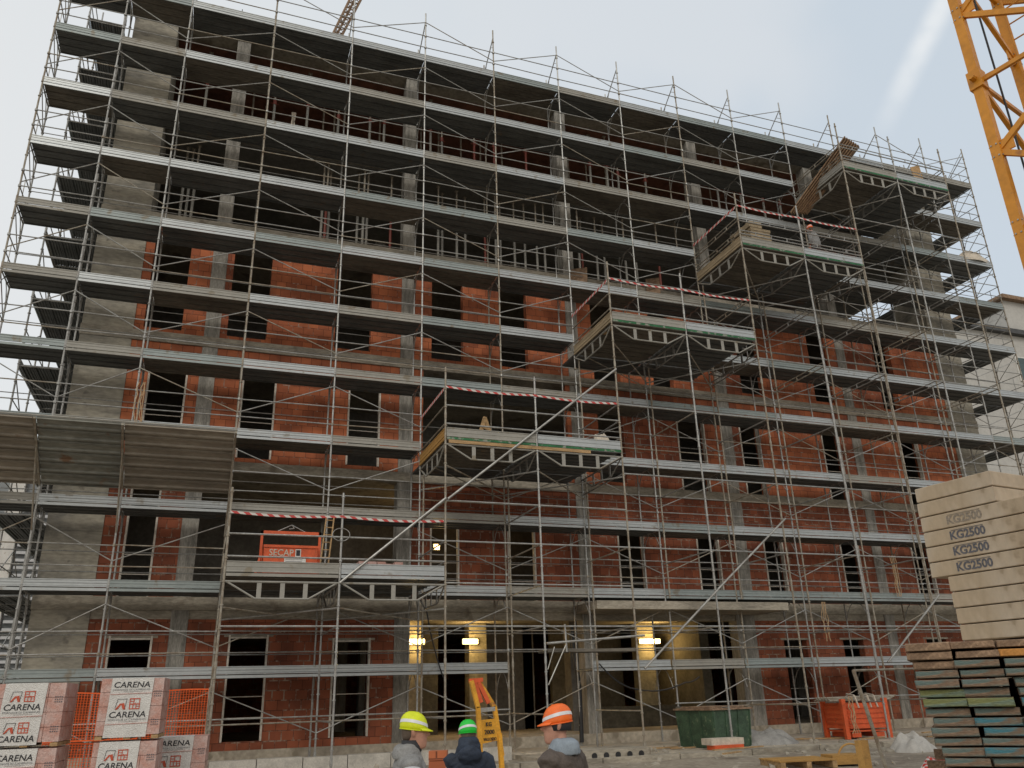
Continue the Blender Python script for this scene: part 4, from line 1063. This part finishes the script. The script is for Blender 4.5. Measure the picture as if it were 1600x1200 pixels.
# distant luffing jib over the roof
dj = thing('tower_crane', 'distant rusty brown lattice jib of another crane rising above the roof edge', 'tower crane', (5.6, 22, 0))
def dpt(u, v, s):
    d = FW * 1276.22 + RX * (u - 800) + DN * (v - 600); return CAM + d * (s / d.y)
pa, pb, pc = dpt(505, 84, 44), dpt(519, 84, 44.6), dpt(511, 84, 45.4)
qa, qb, qc = dpt(600, -110, 44), dpt(622, -110, 44.6), dpt(610, -110, 45.6)
for p, q in ((pa, qa), (pb, qb), (pc, qc)): MB().tube(p, q, .09, 6).build('chord', M['plank'], dj)
b = MB()
for k in range(26):
    for (p0, q0), (p1, q1) in (((pa, qa), (pb, qb)), ((pb, qb), (pc, qc)), ((pc, qc), (pa, qa))):
        b.tube(p0.lerp(q0, k / 26), p1.lerp(q1, (k + 1) / 26), .035, 4); b.tube(p0.lerp(q0, k / 26), p1.lerp(q1, k / 26), .03, 4)
b.build('lattice_bracing', M['plank'], dj)
base_ = MB().tube((pa.x, 23.5, -2), pa, .35, 6); base_.build('mast', M['plank'], dj)

# ================================================================== PLANK STACK with painted ends
random.seed(5)
F0 = Vector((5.88, -18.13)); fe = Vector((.67, -.742)); fb = Vector((.742, .67))
kinds = dict(b=('plankb', 'plank with a bright blue painted end in the tall plank stack', 'planks with bright blue ends'), t=('plankt', 'plank with a dull teal painted end in the tall plank stack', 'planks with dull teal ends'),
             y=('planky', 'plank with a yellow-green painted end near the left of the plank stack', 'planks with yellow-green ends'), n=('plank', 'plank with a bare brown end in the tall plank stack', 'planks with bare brown ends'), o=('planko', 'plank with an orange end near the top of the plank stack', 'planks with orange ends'))
rowk = ['nnnnn', 'nnonn', 'nttnn', 'ttttt', 'ttttt', 'ytttt', 'yybtt', 'ttbtb', 'tbtbt', 'tbbtt', 'ttbbt', 'tbttb', 'ttbbt', 'tbtbt']
for r_, row in enumerate(rowk):
    for c_i, ch in enumerate(row):
        mk, lab, grp = kinds[ch]
        z = -.445 - .0485 * r_; off = random.uniform(-.025, .03) + (.012 * r_); wdt = .222 + random.uniform(-.012, .006)
        p = F0 + fe * (c_i * .228 + off * .6 + wdt / 2) - fb * random.uniform(0, .045)
        ln_ = 2.6 + random.uniform(-.1, .1); th = .0205 + random.uniform(-.003, .001)
        t = thing('plank', lab, 'plank', (p.x, p.y, z - .0245), grp)
        ax, ay, az = fe.to_3d(), fb.to_3d(), Vector((0, 0, 1))
        # slightly ragged board: three stations along its length
        rings = []
        def ring(s, e1): 
            cc = Vector((p.x, p.y, z - .0245)) + ay * s; j = lambda: random.uniform(-.0025, .0025)
            return [cc - ax * (wdt / 2 - e1 + j()) - az * (th + j() - e1), cc + ax * (wdt / 2 - e1 + j()) - az * (th + j() - e1), cc + ax * (wdt / 2 - e1 + j()) + az * (th + j() - e1), cc - ax * (wdt / 2 - e1 + j()) + az * (th + j() - e1)]
        def strip(st):
            b = MB(); vs = [v for s, e1 in st for v in ring(s, e1)]
            fs = [(q * 4 + k, q * 4 + (k + 1) % 4, (q + 1) * 4 + (k + 1) % 4, (q + 1) * 4 + k) for q in range(len(st) - 1) for k in range(4)] + [(3, 2, 1, 0), tuple((len(st) - 1) * 4 + k for k in range(4))]
            return b.add(vs, fs)
        strip([(0.03, 0), (ln_ / 2, 0), (ln_, 0)]).build('board', M['plank'], t)
        strip([(0, .004), (.006, 0), (.0299, 0)]).build('painted_end', M[mk], t)
for r_ in range(3):
    for c_i in range(6):
        z = -1.24 - .05 * r_; p = F0 + fe * (c_i * .23 + .12 + random.uniform(-.02, .02)) - fb * (.05 + random.uniform(0, .05))
        t = MB(); t.obox((p.x + fb.x * 1.3, p.y + fb.y * 1.3, z), fe.to_3d(), fb.to_3d(), (0, 0, 1), .099, 1.3, .021)
        tag(t.build('plank', M['plankt'] if (r_ + c_i) % 2 else M['plank']), 'plank in the low layers under the tall painted plank stack', 'plank', 'planks of the low bottom stack')
for s in (.12, 1.2, 2.3):
    p = F0 + fe * .5 + fb * s; tag(MB().obox((p.x, p.y, -1.17), fe.to_3d(), fb.to_3d(), (0, 0, 1), .56, .04, .036).build('bearer', M['plank']), 'timber bearer between the tall plank stack and the low layers', 'timber bearer', 'bearers under the plank stack')
b = MB()
for s in (.3, 2.2):
    p = F0 + fe * .5 + fb * s; b.obox((p.x, p.y, -1.92), fe.to_3d(), fb.to_3d(), (0, 0, 1), .55, .12, .55)
tag(b.build('trestle', M['conc']), 'concrete trestle blocks under the plank stacks', 'trestle')

# ================================================================== GROUND OBJECTS
# green steel bin
t = thing('steel_bin', 'dark green ribbed steel bin with a rusty lid left of the grey tarpaulin', 'bin', (15.2, -1.6, -2.05))
rb = R(12); c, s = math.cos(rb), math.sin(rb); ux, uy, uz = Vector((c, s, 0)), Vector((-s, c, 0)), Vector((0, 0, 1)); C0 = Vector((15.15, -1.75, -1.56))
b = MB(); hw = .68
b.add([C0 + ux * a * hw * k + uy * bb * hw * k + uz * zz for zz, k in ((-.49, .93), (.4, 1.0)) for a, bb in ((-1, -1), (1, -1), (1, 1), (-1, 1))], [(0, 3, 2, 1), (4, 5, 6, 7), (0, 1, 5, 4), (1, 2, 6, 5), (2, 3, 7, 6), (3, 0, 4, 7)])
for q in (-.97, -.33, .33, .97):
    for ax_, ay_ in ((ux, -uy), (uy, -ux), (uy, ux)):
        b.beam(C0 + ax_ * q * hw * .93 + ay_ * hw * .935 + uz * -.47, C0 + ax_ * q * hw + ay_ * hw * 1.005 + uz * .38, .035, .035, up=ay_)
b.build('body', M['bin'], t)
b = MB(); b.obox(C0 + uz * .425, ux, uy, uz, hw + .05, hw + .05, .022); b.obox(C0 + uz * .47, ux, uy, uz, hw - .1, hw - .1, .02); b.build('lid', M['plank'], t)
heap('tarpaulin', 'crumpled light grey tarpaulin heaped on the ground beside the green bin', 'tarpaulin', (16.75, -1.7, -2.06), .95, .7, .32, 'tarp', 5, 7)
heap('sack', 'white printed rubble sack slumped on the ground left of the plank stack', 'sack', (18.45, -5.1, -2.17), .62, .45, .34, 'sackw', 12, 4)
heap('sack', 'red and white plastic sheet crumpled behind the foot of the plank stack', 'plastic sheet', (14.75, -9.5, -2.3), .6, .4, .36, 'redsheet', 14, 7)
# orange stillage
t = thing('steel_stillage', 'orange ribbed steel stillage full of tubes standing right of the tarpaulin', 'stillage', (19.9, -1.6, -2.05))
rb = R(-2); c, s = math.cos(R(-8)), math.sin(R(-8)); ux, uy = Vector((c, s, 0)), Vector((-s, c, 0)); C0 = Vector((20.0, -1.55, -2.05))
b = MB(); hx, hy, hz = .66, .5, .86
for sx in (-1, 1):
    b.obox(C0 + ux * sx * hx + uz * (.18 + hz / 2 - .02), uy, ux, uz, hy, .012, hz / 2 - .1)
    b.obox(C0 + uy * sx * hy + uz * (.18 + hz / 2 - .02), ux, uy, uz, hx, .012, hz / 2 - .1)
    for k in range(5):
        b.obox(C0 + uy * sx * (hy + .02) + uz * (.3 + k * .13), ux, uy, uz, hx - .1, .016, .035)
        b.obox(C0 + ux * sx * (hx + .02) + uz * (.3 + k * .13), uy, ux, uz, hy - .1, .016, .035)
b.obox(C0 + uz * .2, ux, uy, uz, hx, hy, .02); b.build('body', M['orange'], t)
for sx in (-1, 1):
    for sy in (-1, 1):
        MB().obox(C0 + ux * sx * hx + uy * sy * hy + uz * .52, ux, uy, uz, .06, .06, .52).build('corner_post', M['orange'], t)
b = MB()
for sx in (-.55, .55): b.obox(C0 + ux * sx * hx + uz * .1, ux, uy, uz, .14, hy, .06)
b.build('fork_pockets', M['orange'], t)
b = MB()
for i in range(16): b.tube(C0 + ux * -1.0 + uy * (-.4 + .05 * i) + uz * (1.0 + .035 * (i % 3)), C0 + ux * (.95 + .1 * (i % 4)) + uy * (-.4 + .05 * i) + uz * (1.0 + .03 * (i % 4)), .024)
tag(b.build('scaffold_tubes', M['rust']), 'bundle of rusty scaffold tubes lying across the orange stillage', 'tubes')
rope('tan rope tangled over the left end of the tubes on the orange stillage', 19.35, -2.1, -.95, -1.9, 9)
b = MB()
for i in (0, 2, 3):
    pts = [C0 + ux * (-.2 + .2 * i) + uy * (-.55) + uz * .8, C0 + ux * (-.25 + .2 * i) + uy * (-.5) + uz * 1.12, C0 + ux * (-.1 + .2 * i) + uy * .1 + uz * 1.16]
    b.path(pts, .024, 5)
tag(b.build('lifting_straps', M['sack']), 'pale lifting straps looped over the tubes on the orange stillage', 'straps')
# leaning scaffold tube, timber post, orange pallet
b = MB().tube((12.8, -9.9, -.42), (13.25, -9.9, -2.45), .032, 8); b.tube((12.79, -9.9, -.42), (15.2, -9.6, -.40), .022, 6)
b.tube((15.2, -9.6, -.4), (15.3, -9.55, -2.4), .022, 6)
tag(b.build('steel_trestle', M['rust']), 'grey steel trestle with one leaning leg in front of the orange stillage', 'trestle')
b = MB(); b.obox((12.98, -9.6, -2.0), (1, .2, 0), (-.2, 1, 0), (0, 0, 1), .09, .07, .46)
tag(b.build('timber_post', M['woody']), 'short orange-yellow timber post standing beside the leaning steel leg', 'timber post')
t = thing('pallet', 'orange-brown wooden pallet lying on the ground behind the orange hard hat', 'pallet', (13.9, -5.8, -2.2))
c, s = math.cos(R(-12)), math.sin(R(-12)); ux, uy = Vector((c, s, 0)), Vector((-s, c, 0)); C0 = Vector((14.0, -6.5, -2.2))
b = MB()
for i in range(7): b.obox(C0 + uy * (-.45 + .15 * i) + uz * .15, ux, uy, uz, .62, .055, .012)
b.build('deck_boards', M['woody'], t); b = MB()
for i in (-1, 0, 1): b.obox(C0 + ux * i * .55 + uz * .07, ux, uy, uz, .05, .5, .065)
b.build('runners', M['wood'], t)
b = MB(); 
for i in range(14):
    a0, a1 = math.pi * i / 14, math.pi * (i + 1) / 14
    b.tube(C0 + ux * (1.2 + .3 * math.cos(a0)) + uz * (.1 + .3 * math.sin(a0)), C0 + ux * (1.2 + .3 * math.cos(a1)) + uz * (.1 + .3 * math.sin(a1)), .02)
b.obox(C0 + ux * 1.0 + uz * .12, ux, uy, uz, .35, .25, .09)
tag(b.build('tool_box', M['woody']), 'orange box with a hoop handle next to the ground pallet', 'box')
t_ = MB(); t_.box(14.3, 15.15, -3.0, -2.65, -2.055, -1.95); tag(t_.build('kerb_stone', M['orange']), 'red-orange painted block lying left of the green bin', 'block')
t_ = MB(); t_.box(14.25, 15.2, -2.95, -2.5, -1.948, -1.80); tag(t_.build('cement_slab', M['sack']), 'pale slab resting on the red-orange block left of the green bin', 'slab')
# red brick pier near the people, white block wall behind
brick_stack('brick_stack', 'narrow upright stack of red hollow bricks between the yellow and green hard hats', 5.42, -9.9, -2.34, 1, 1, 9, .26, .26, .125, M['brick'], R(-20), .008)
for i in range(11):
    x = 1.6 + i * 1.02
    if x > 9.7: continue
    b = MB(); b.box(x, x + 1.0, -.66 - .3, -.66, -2.2, -1.86 + .01 * (i % 3)); tag(b.build('kerb_block', M['white2']), 'long pale concrete block in the row along the foot of the scaffold', 'concrete block', 'pale blocks along the foot of the scaffold')
b = MB()
t = thing('hollow_core_slab', 'hollow concrete slab with round holes in its end lying by the hall entrance', 'concrete slab', (11.6, -3.2, -2.1))
b = MB(); b.box(10.35, 12.3, -3.4, -2.2, -2.12, -1.88); b.build('slab', M['conc_slab'], t)
b = MB()
for i in range(6): b.tube((10.55 + i * .3, -3.41, -2.0), (10.55 + i * .3, -3.395, -2.0), .07, 12)
b.build('core_holes', M['cable'], t)
# scattered rubble
b = MB()
for i in range(420):
    x, y = random.uniform(-4, 30), random.uniform(-12, -.8); s_ = random.uniform(.015, .06)
    b.obox((x, y, gz(x, y) + s_ * .4 + (.1 if y > -3.2 and 9.9 < x < 20 else (.12 if y > -.75 else 0))), (random.random() + .1, random.random(), .2), (-random.random(), random.random() + .1, .3), (0, .2, 1), s_ * 1.5, s_, s_ * .6)
o = b.build('rubble', M['conc_slab']); o['kind'] = 'stuff'; o['label'] = 'small stone and mortar rubble scattered on the ground'
for i in range(14):
    x, y = random.uniform(13, 27), random.uniform(-4.5, -1); a = random.uniform(-.5, .5)
    tag(MB().obox((x, y, gz(x, y) + .13), (math.cos(a), math.sin(a), 0), (-math.sin(a), math.cos(a), 0), (0, 0, 1), random.uniform(.3, .9), .04, .015).build('wood_scrap', M['wood']), 'thin strip of scrap wood lying on the ground in front of the building', 'wood scrap', 'wood scraps on the ground')

# yellow pallet fork of the crane
t = thing('crane_pallet_fork', 'yellow crane lifting fork with a plate reading KG 2000 beside the green hard hat', 'lifting fork', (5.65, -11.4, -2.4))
y = -11.4
def fbar(p, q, w_=.055, m='yel2', nm='side_arm', d=.05): MB().beam((p[0], y + p[2], p[1]), (q[0], y + q[2], q[1]), d, w_, up=(0, 1, 0)).build(nm, M[m], t)
for yo in (0,):
    fbar((5.435, -.47, 0), (5.52, -.79, 0)); fbar((5.52, -.78, 0), (5.545, -1.32, 0)); fbar((5.56, -.47, .1), (5.77, -.79, .1)); fbar((5.77, -.78, .1), (5.86, -1.36, .1)); fbar((5.83, -1.1, .1), (5.90, -2.3, .1), .07)
    fbar((5.545, -1.3, 0), (5.56, -2.3, 0), .06)
fbar((5.49, -.49, .03), (5.57, -.73, .03), .045, 'orange', 'spring_arm'); fbar((5.535, -.49, .03), (5.67, -.74, .03), .045, 'orange', 'spring_arm')
fbar((5.42, -.47, .05), (5.60, -.46, .05), .05, 'orange', 'head_bar')
fbar((5.53, -.82, .04), (5.77, -.81, .08), .02, 'galv', 'cross_bar')
MB().beam((5.58, y, -2.28), (5.62, y - 1.0, -2.34), .1, .05).build('tine', M['yel2'], t); MB().beam((5.86, y, -2.28), (5.9, y - 1.0, -2.34), .1, .05).build('tine', M['yel2'], t)
pl = MB().add([(5.55, y - .01, -1.21), (5.80, y + .07, -1.18), (5.77, y + .07, -.925), (5.545, y - .01, -.935), (5.55, y + .005, -1.21), (5.80, y + .085, -1.18), (5.77, y + .085, -.925), (5.545, y + .005, -.935)], [(0, 1, 2, 3), (7, 6, 5, 4), (0, 4, 5, 1), (1, 5, 6, 2), (2, 6, 7, 3), (3, 7, 4, 0)]).build('plate', M['yel2'], t)
b = MB(); u_ = Vector((.24, .078, 0)).normalized(); nn_ = Vector((u_.y, -u_.x, 0)) * .004
text_mb(b, 'KG', Vector((5.665, y + .028, -1.01)) + nn_, u_, uz, .05, .0, align='CENTER', width=.085)
text_mb(b, '2000', Vector((5.675, y + .031, -1.10)) + nn_, u_, uz, .05, .0, align='CENTER', width=.15)
text_mb(b, 'VALLOSEIO', Vector((5.68, y + .034, -1.175)) + nn_, u_, uz, .034, .0, align='CENTER', width=.20)
b.build('plate_lettering', M['ink'], pl)

# ================================================================== NEIGHBOURING BUILDINGS
t = thing('neighbour_building', 'grey office building with white horizontal slats seen low behind the left corner', 'building', (-8, 24, -2.2))
MB().box(-34, -1.8, 24, 34, -2.3, 10.4).build('wall', M['grey_b'], t)
b = MB(); z = -1.5
while z < 9.6:
    b.box(-6.6, -1.9, 23.75, 23.95, z, z + .13); z += .36
b.build('slat_screen', M['slat'], t)
for k in range(4):
    for j in range(7):
        x0 = -9.0 - j * 3.2; f_ = MB().box(x0 - 2.2, x0, 23.9, 23.99, .2 + k * 2.7, 2.2 + k * 2.7).build('window', M['white'], t)
        MB().box(x0 - 2.1, x0 - .1, 23.86, 23.895, .3 + k * 2.7, 2.1 + k * 2.7).build('pane', M['glass'], f_)
MB().box(-7.4, -6.7, 23.7, 23.99, -2.3, 10.3).build('white_pilaster', M['white'], t)
t = thing('neighbour_building', 'pale rendered building with a dark roof edge behind the right end of the scaffold', 'building', (58, 14, -2.2))
MB().box(43.5, 84, 14.5, 36, -2.4, 21.6).build('wall', M['render'], t)
MB().box(43.2, 84.3, 14.1, 36.3, 21.605, 21.95).build('roof_edge', M['dark'], t)
MB().box(53.0, 56.5, 14.6, 20, 21.96, 24.4).build('roof_turret', M['render'], t); MB().box(52.6, 56.9, 14.2, 20.4, 24.405, 24.7).build('turret_cap', M['plank'], t)
for k in range(6):
    for j in range(6):
        x0 = 52.5 + j * 4.8; f_ = MB().box(x0, x0 + 1.7, 14.42, 14.495, 1.2 + k * 3.4, 3.0 + k * 3.4).build('window', M['white'], t)
        MB().box(x0 + .1, x0 + 1.6, 14.38, 14.415, 1.3 + k * 3.4, 2.9 + k * 3.4).build('pane', M['glass'], f_)
MB().box(43.45, 43.49, 15, 35, 5, 5.1).build('string_course', M['dark'], t)
# ================================================================== PEOPLE
def person(label, foot, face, H, jacket, helmet, hair_m='hair', collar=None, hood=False, sleeve=None, look=0., beanie=False, stripe_side=0, scarf=False, bend=0., tl=.12):
    """standing figure; face = heading in the ground plane (unit vector), look = extra head turn (radians)"""
    t = thing('person', label, 'person', foot)
    f = Vector((face[0], face[1], 0)).normalized(); r = Vector((f.y, -f.x, 0)); k = H / 1.75
    Fo = Vector(foot)
    def X(x, y, z): return Fo + (r * x + f * (y + bend * max(0, z - 1.0)) + Vector((0, 0, z))) * k
    hf = (f * math.cos(look) + r * math.sin(look)).normalized(); hr = Vector((hf.y, -hf.x, 0))
    HC = X(0, .03, 1.615)
    def Hd(x, y, z): return HC + (hr * x + hf * y + Vector((0, 0, z))) * k * 1.07
    def ringb(c, a, b_): return (X(*c), r * a * k, f * b_ * k)
    def ringh(c, a, b_): return (Hd(*c), hr * a * k * 1.07, hf * b_ * k * 1.07)
    # --- body: head, neck, torso core, arms and hands, legs: one continuous skin
    b = MB()
    b.loft([ringh((0, .03, -.128), .022, .02), ringh((0, .045, -.118), .042, .042), ringh((0, .03, -.095), .055, .066), ringh((0, .018, -.06), .064, .08), ringh((0, .008, -.02), .071, .090), ringh((0, .0, .03), .075, .097), ringh((0, -.004, .07), .072, .094), ringh((0, -.006, .105), .055, .072), ringh((0, -.006, .122), .02, .03)], 20)
    b.loft([ringb((0, -.015, 1.40), .066, .066), ringb((0, -.005, 1.46), .055, .058), ringb((0, .005, 1.53), .052, .056), ringb((0, .012, 1.58), .05, .06)], 14)
    b.loft([ringh((0, .085, .022), .010, .012), ringh((0, .103, .0), .011, .014), ringh((0, .115, -.022), .016, .016), ringh((0, .092, -.034), .012, .012)], 8)       # nose
    b.loft([ringh((0, .083, -.062), .024, .008), ringh((0, .092, -.068), .022, .008), ringh((0, .084, -.075), .018, .006)], 8)       # lips
    b.loft([ringh((0, .078, -.108), .02, .014), ringh((0, .08, -.098), .022, .018), ringh((0, .075, -.088), .018, .012)], 8)        # chin
    for s in (-1, 1):
        b.loft([ringh((s * .074, -.004, -.03), .008, .010), ringh((s * .082, -.008, -.008), .010, .016), ringh((s * .085, -.012, .02), .010, .018), ringh((s * .080, -.008, .034), .007, .010)], 8)   # ears
        b.loft([ringh((s * .03, .076, .026), .02, .010), ringh((s * .03, .084, .034), .02, .010), ringh((s * .03, .078, .042), .017, .008)], 8)   # brows
        b.loft([ringh((s * .042, .055, -.035), .016, .022), ringh((s * .043, .06, -.015), .02, .022), ringh((s * .042, .055, .005), .016, .018)], 8)   # cheeks
    b.loft([ringb((0, 0, .92), .15, .1), ringb((0, 0, 1.1), .13, .09), ringb((0, 0, 1.3), .16, .1), ringb((0, -.01, 1.41), .12, .08)], 16)
    hands = []
    for s in (-1, 1):
        b.limb([(X(s * .17, 0, 1.39), .052 * k), (X(s * .215, -.01, 1.26), .046 * k), (X(s * .235, -.02, 1.11), .04 * k), (X(s * .24, .01, 1.0), .034 * k), (X(s * .235, .06, .87), .026 * k)])
        b.loft([(X(s * .235, .062, .875), r * .016 * k, f * .028 * k), (X(s * .235, .07, .84), r * .014 * k, f * .038 * k), (X(s * .235, .078, .79), r * .013 * k, f * .042 * k), (X(s * .233, .082, .765), r * .011 * k, f * .038 * k)], 10)
        for q, ln_ in enumerate((.068, .078, .073, .056)):
            yy = .112 - q * .022; p0 = X(s * .234, yy, .772); p1 = X(s * .230, yy + .004, .772 - ln_ * .5); p2 = X(s * .218, yy + .003, .772 - ln_ * .85); p3 = X(s * .206, yy, .772 - ln_)
            b.limb([(p0, .0095 * k), (p1, .009 * k), (p2, .008 * k), (p3, .0065 * k)], 8)
        b.limb([(X(s * .232, .10, .845), .012 * k), (X(s * .225, .125, .815), .011 * k), (X(s * .215, .135, .785), .009 * k)], 8)
        b.limb([(X(s * .09, 0, .95), .085 * k), (X(s * .1, .0, .75), .075 * k), (X(s * .1, .01, .5), .052 * k), (X(s * .1, -.01, .35), .052 * k), (X(s * .1, -.01, .1), .035 * k)], 12)
    b.build('body', M['skin'], t, voxel=.0075)
    for s in (-1, 1):
        e_ = MB().loft([ringh((s * .031, .081, .012), .004, .003), ringh((s * .031, .086, .016), .010, .004), ringh((s * .031, .083, .021), .005, .003)], 8); e_.build('eye', M['ink'], t, smooth=True)
    # --- jacket with sleeves
    b = MB()
    b.loft([ringb((0, .0, .80), .19, .135), ringb((0, .0, .95), .195, .14), ringb((0, .005, 1.12), .19, .135), ringb((0, .0, 1.27), .215, .14), ringb((0, -.01, 1.36), .215, .13), ringb((0, -.015, 1.42), .165, .105), ringb((0, -.01, 1.465), .09, .085), ringb((0, 0, 1.50), .075, .08)], 24)
    for s in (-1, 1):
        b.limb([(X(s * .14, -.01, 1.38), .085 * k), (X(s * .205, -.01, 1.35), .082 * k), (X(s * .24, -.015, 1.24), .072 * k), (X(s * .255, -.02, 1.10), .062 * k), (X(s * .255, .0, 1.0), .058 * k), (X(s * .245, .05, .885), .046 * k)], 14)
    if hood:
        b.loft([(X(0, -.10, 1.40), r * .10 * k, Vector((0, 0, .04)) * k), (X(0, -.15, 1.42), r * .135 * k, Vector((0, 0, .075)) * k), (X(0, -.19, 1.45), r * .115 * k, Vector((0, 0, .075)) * k), (X(0, -.21, 1.47), r * .05 * k, Vector((0, 0, .04)) * k)], 16)
        b.loft([ringb((0, -.03, 1.43), .135, .125), ringb((0, -.03, 1.50), .13, .12), ringb((0, -.03, 1.56), .11, .11), ringb((0, -.02, 1.60), .09, .09)], 20)
    j = b.build('jacket', M[jacket], t, voxel=.014, folds=.013)
    if sleeve:
        b = MB(); s = 1
        b.limb([(X(.205, -.01, 1.34), .084 * k), (X(.245, -.015, 1.24), .077 * k), (X(.26, -.02, 1.12), .067 * k), (X(.262, -.012, 1.04), .063 * k)], 14); b.build('sleeve_panel', M[sleeve], j, smooth=True)
    if collar:
        b = MB()
        b.loft([ringb((0, -.03, 1.41), .13, .12), ringb((0, -.035, 1.455), .122, .122), ringb((0, -.035, 1.50), .10, .108), ringb((0, -.02, 1.525), .078, .085)], 20); b.build('collar', M[collar], j, voxel=.008, folds=.007)
    if scarf:
        b = MB().loft([ringb((0, .0, 1.45), .082, .088), ringb((0, .005, 1.50), .084, .09), ringb((0, .005, 1.555), .074, .082)], 18); b.build('neck_warmer', M['ink'], t, smooth=True)
    b = MB(); b.loft([ringb((0, 0, .98), .165, .12), ringb((0, 0, .86), .175, .125), ringb((0, 0, .78), .16, .11)], 20)
    for s in (-1, 1): b.limb([(X(s * .085, 0, .9), .098 * k), (X(s * .1, .0, .72), .088 * k), (X(s * .105, .01, .48), .066 * k), (X(s * .105, -.01, .3), .064 * k), (X(s * .105, -.015, .07), .062 * k)], 14)
    b.build('trousers', M['trouser'], t, voxel=.015, folds=.008)
    for s in (-1, 1):
        MB().loft([(X(s * .108, .05, .005), r * .052 * k, f * .14 * k), (X(s * .108, .05, .05), r * .054 * k, f * .14 * k), (X(s * .108, .02, .09), r * .052 * k, f * .10 * k), (X(s * .108, -.02, .15), r * .05 * k, f * .06 * k)], 14).build('boot', M['boot'], t, smooth=True)
    if beanie:
        MB().loft([ringh((0, -.02, -.03), .083, .09), ringh((0, -.012, .02), .085, .098), ringh((0, -.008, .07), .082, .1), ringh((0, -.005, .11), .06, .08)], 20).build('beanie', M['ink'], t, smooth=True)
    else:
        MB().loft([ringh((0, -.052, -.062), .045, .035), ringh((0, -.044, -.03), .066, .055), ringh((0, -.03, .01), .0765, .074), ringh((0, -.02, .05), .078, .086), ringh((0, -.006, .09), .074, .092)], 20).build('hair', M[hair_m], t, smooth=True)
    # --- helmet
    b = MB(); up = Vector((0, 0, 1))
    tilt = lambda x, y, z: Hd(x * .9, y * .9, (z - y * tl) * .93)
    prof = [(.100, .121, .022), (.103, .124, .045), (.100, .120, .078), (.092, .110, .108), (.077, .092, .134), (.055, .066, .153), (.028, .034, .163), (.005, .007, .166)]
    rings = [(tilt(0, -.008, z), hr * a * k * .965, (hf * bb - up * bb * tl) * k * .965) for a, bb, z in prof]
    b.loft(rings, 28)
    # peak in front and slight rim round the back
    brim = [(.05, .12, .042), (.085, .165, .030), (.062, .205, .018)]
    vs = []
    for th in (.0, .008):
        for i in range(13):
            a = -1.15 + 2.3 * i / 12
            vs.append(tilt(.098 * math.sin(a), -.008 + .118 * math.cos(a), .034 + th)); vs.append(tilt(.104 * math.sin(a), -.0 + .163 * math.cos(a), .018 + th))
    fs = []
    for i in range(12):
        a = 2 * i; fs += [(a, a + 1, a + 3, a + 2), (26 + a + 2, 26 + a + 3, 26 + a + 1, 26 + a), (a + 1, 26 + a + 1, 26 + a + 3, a + 3)]
    b.add(vs, fs)
    b.loft([(tilt(0, -.008, .016), hr * .101 * k, (hf * .122 - up * .122 * tl) * k), (tilt(0, -.008, .024), hr * .102 * k, (hf * .123 - up * .123 * tl) * k)], 28)
    b.loft([(tilt(0, -.105, .105), hr * .012 * k, up * .006 * k), (tilt(0, -.055, .153), hr * .015 * k, up * .009 * k), (tilt(0, .035, .156), hr * .015 * k, up * .009 * k), (tilt(0, .095, .095), hr * .012 * k, up * .006 * k)], 8)
    hm = b.build('helmet', M[helmet], t, smooth=True)
    # reflective stripe: a band over the shell, slanting
    vs, fs = [], []; n = 30
    for i in range(n + 1):
        a = -math.pi * .62 + math.pi * 1.24 * i / n + stripe_side
        for q in (0, 1):
            z = .052 + .026 * math.cos(a - stripe_side) * 1.0 + q * .026
            tt = (z - .045) / .121; rad = max(.2, (1 - max(0, tt) ** 2.1)) ** .5
            rx, ry = .1055 * rad, .1265 * rad
            vs.append(tilt(rx * math.sin(a), -.008 - ry * math.cos(a), z))
    for i in range(n): fs.append((2 * i, 2 * i + 1, 2 * i + 3, 2 * i + 2))
    MB().add(vs, fs).build('reflective_stripe', M['refl'], hm, smooth=True)
    return t
person('man in a yellow hard hat and grey jacket looking to the right', (3.90, -14.6, -2.52), (.93, -.12), 1.73, 'j_grey', 'h_yel', collar='j_grey', sleeve='j_lite', scarf=True, look=.12, stripe_side=1.2)
person('man in a green hard hat and hooded navy jacket, seen from behind', (4.80, -13.3, -2.52), (.16, .98), 1.62, 'j_navy', 'h_grn', hood=True, look=-.1, stripe_side=0)
person('man in orange hard hat and taupe jacket with pale blue hood, facing left', (4.92, -15.4, -2.52), (-.55, .83), 1.76, 'j_brown', 'h_org', collar='j_blue', beanie=True, scarf=False, look=-.7, stripe_side=-1.2)
person('worker in an orange hard hat standing on the second highest loading platform', (21.25, -2.0, 13.0), (-.3, .95), 1.75, 'j_grey', 'h_org', look=.2, bend=.12)
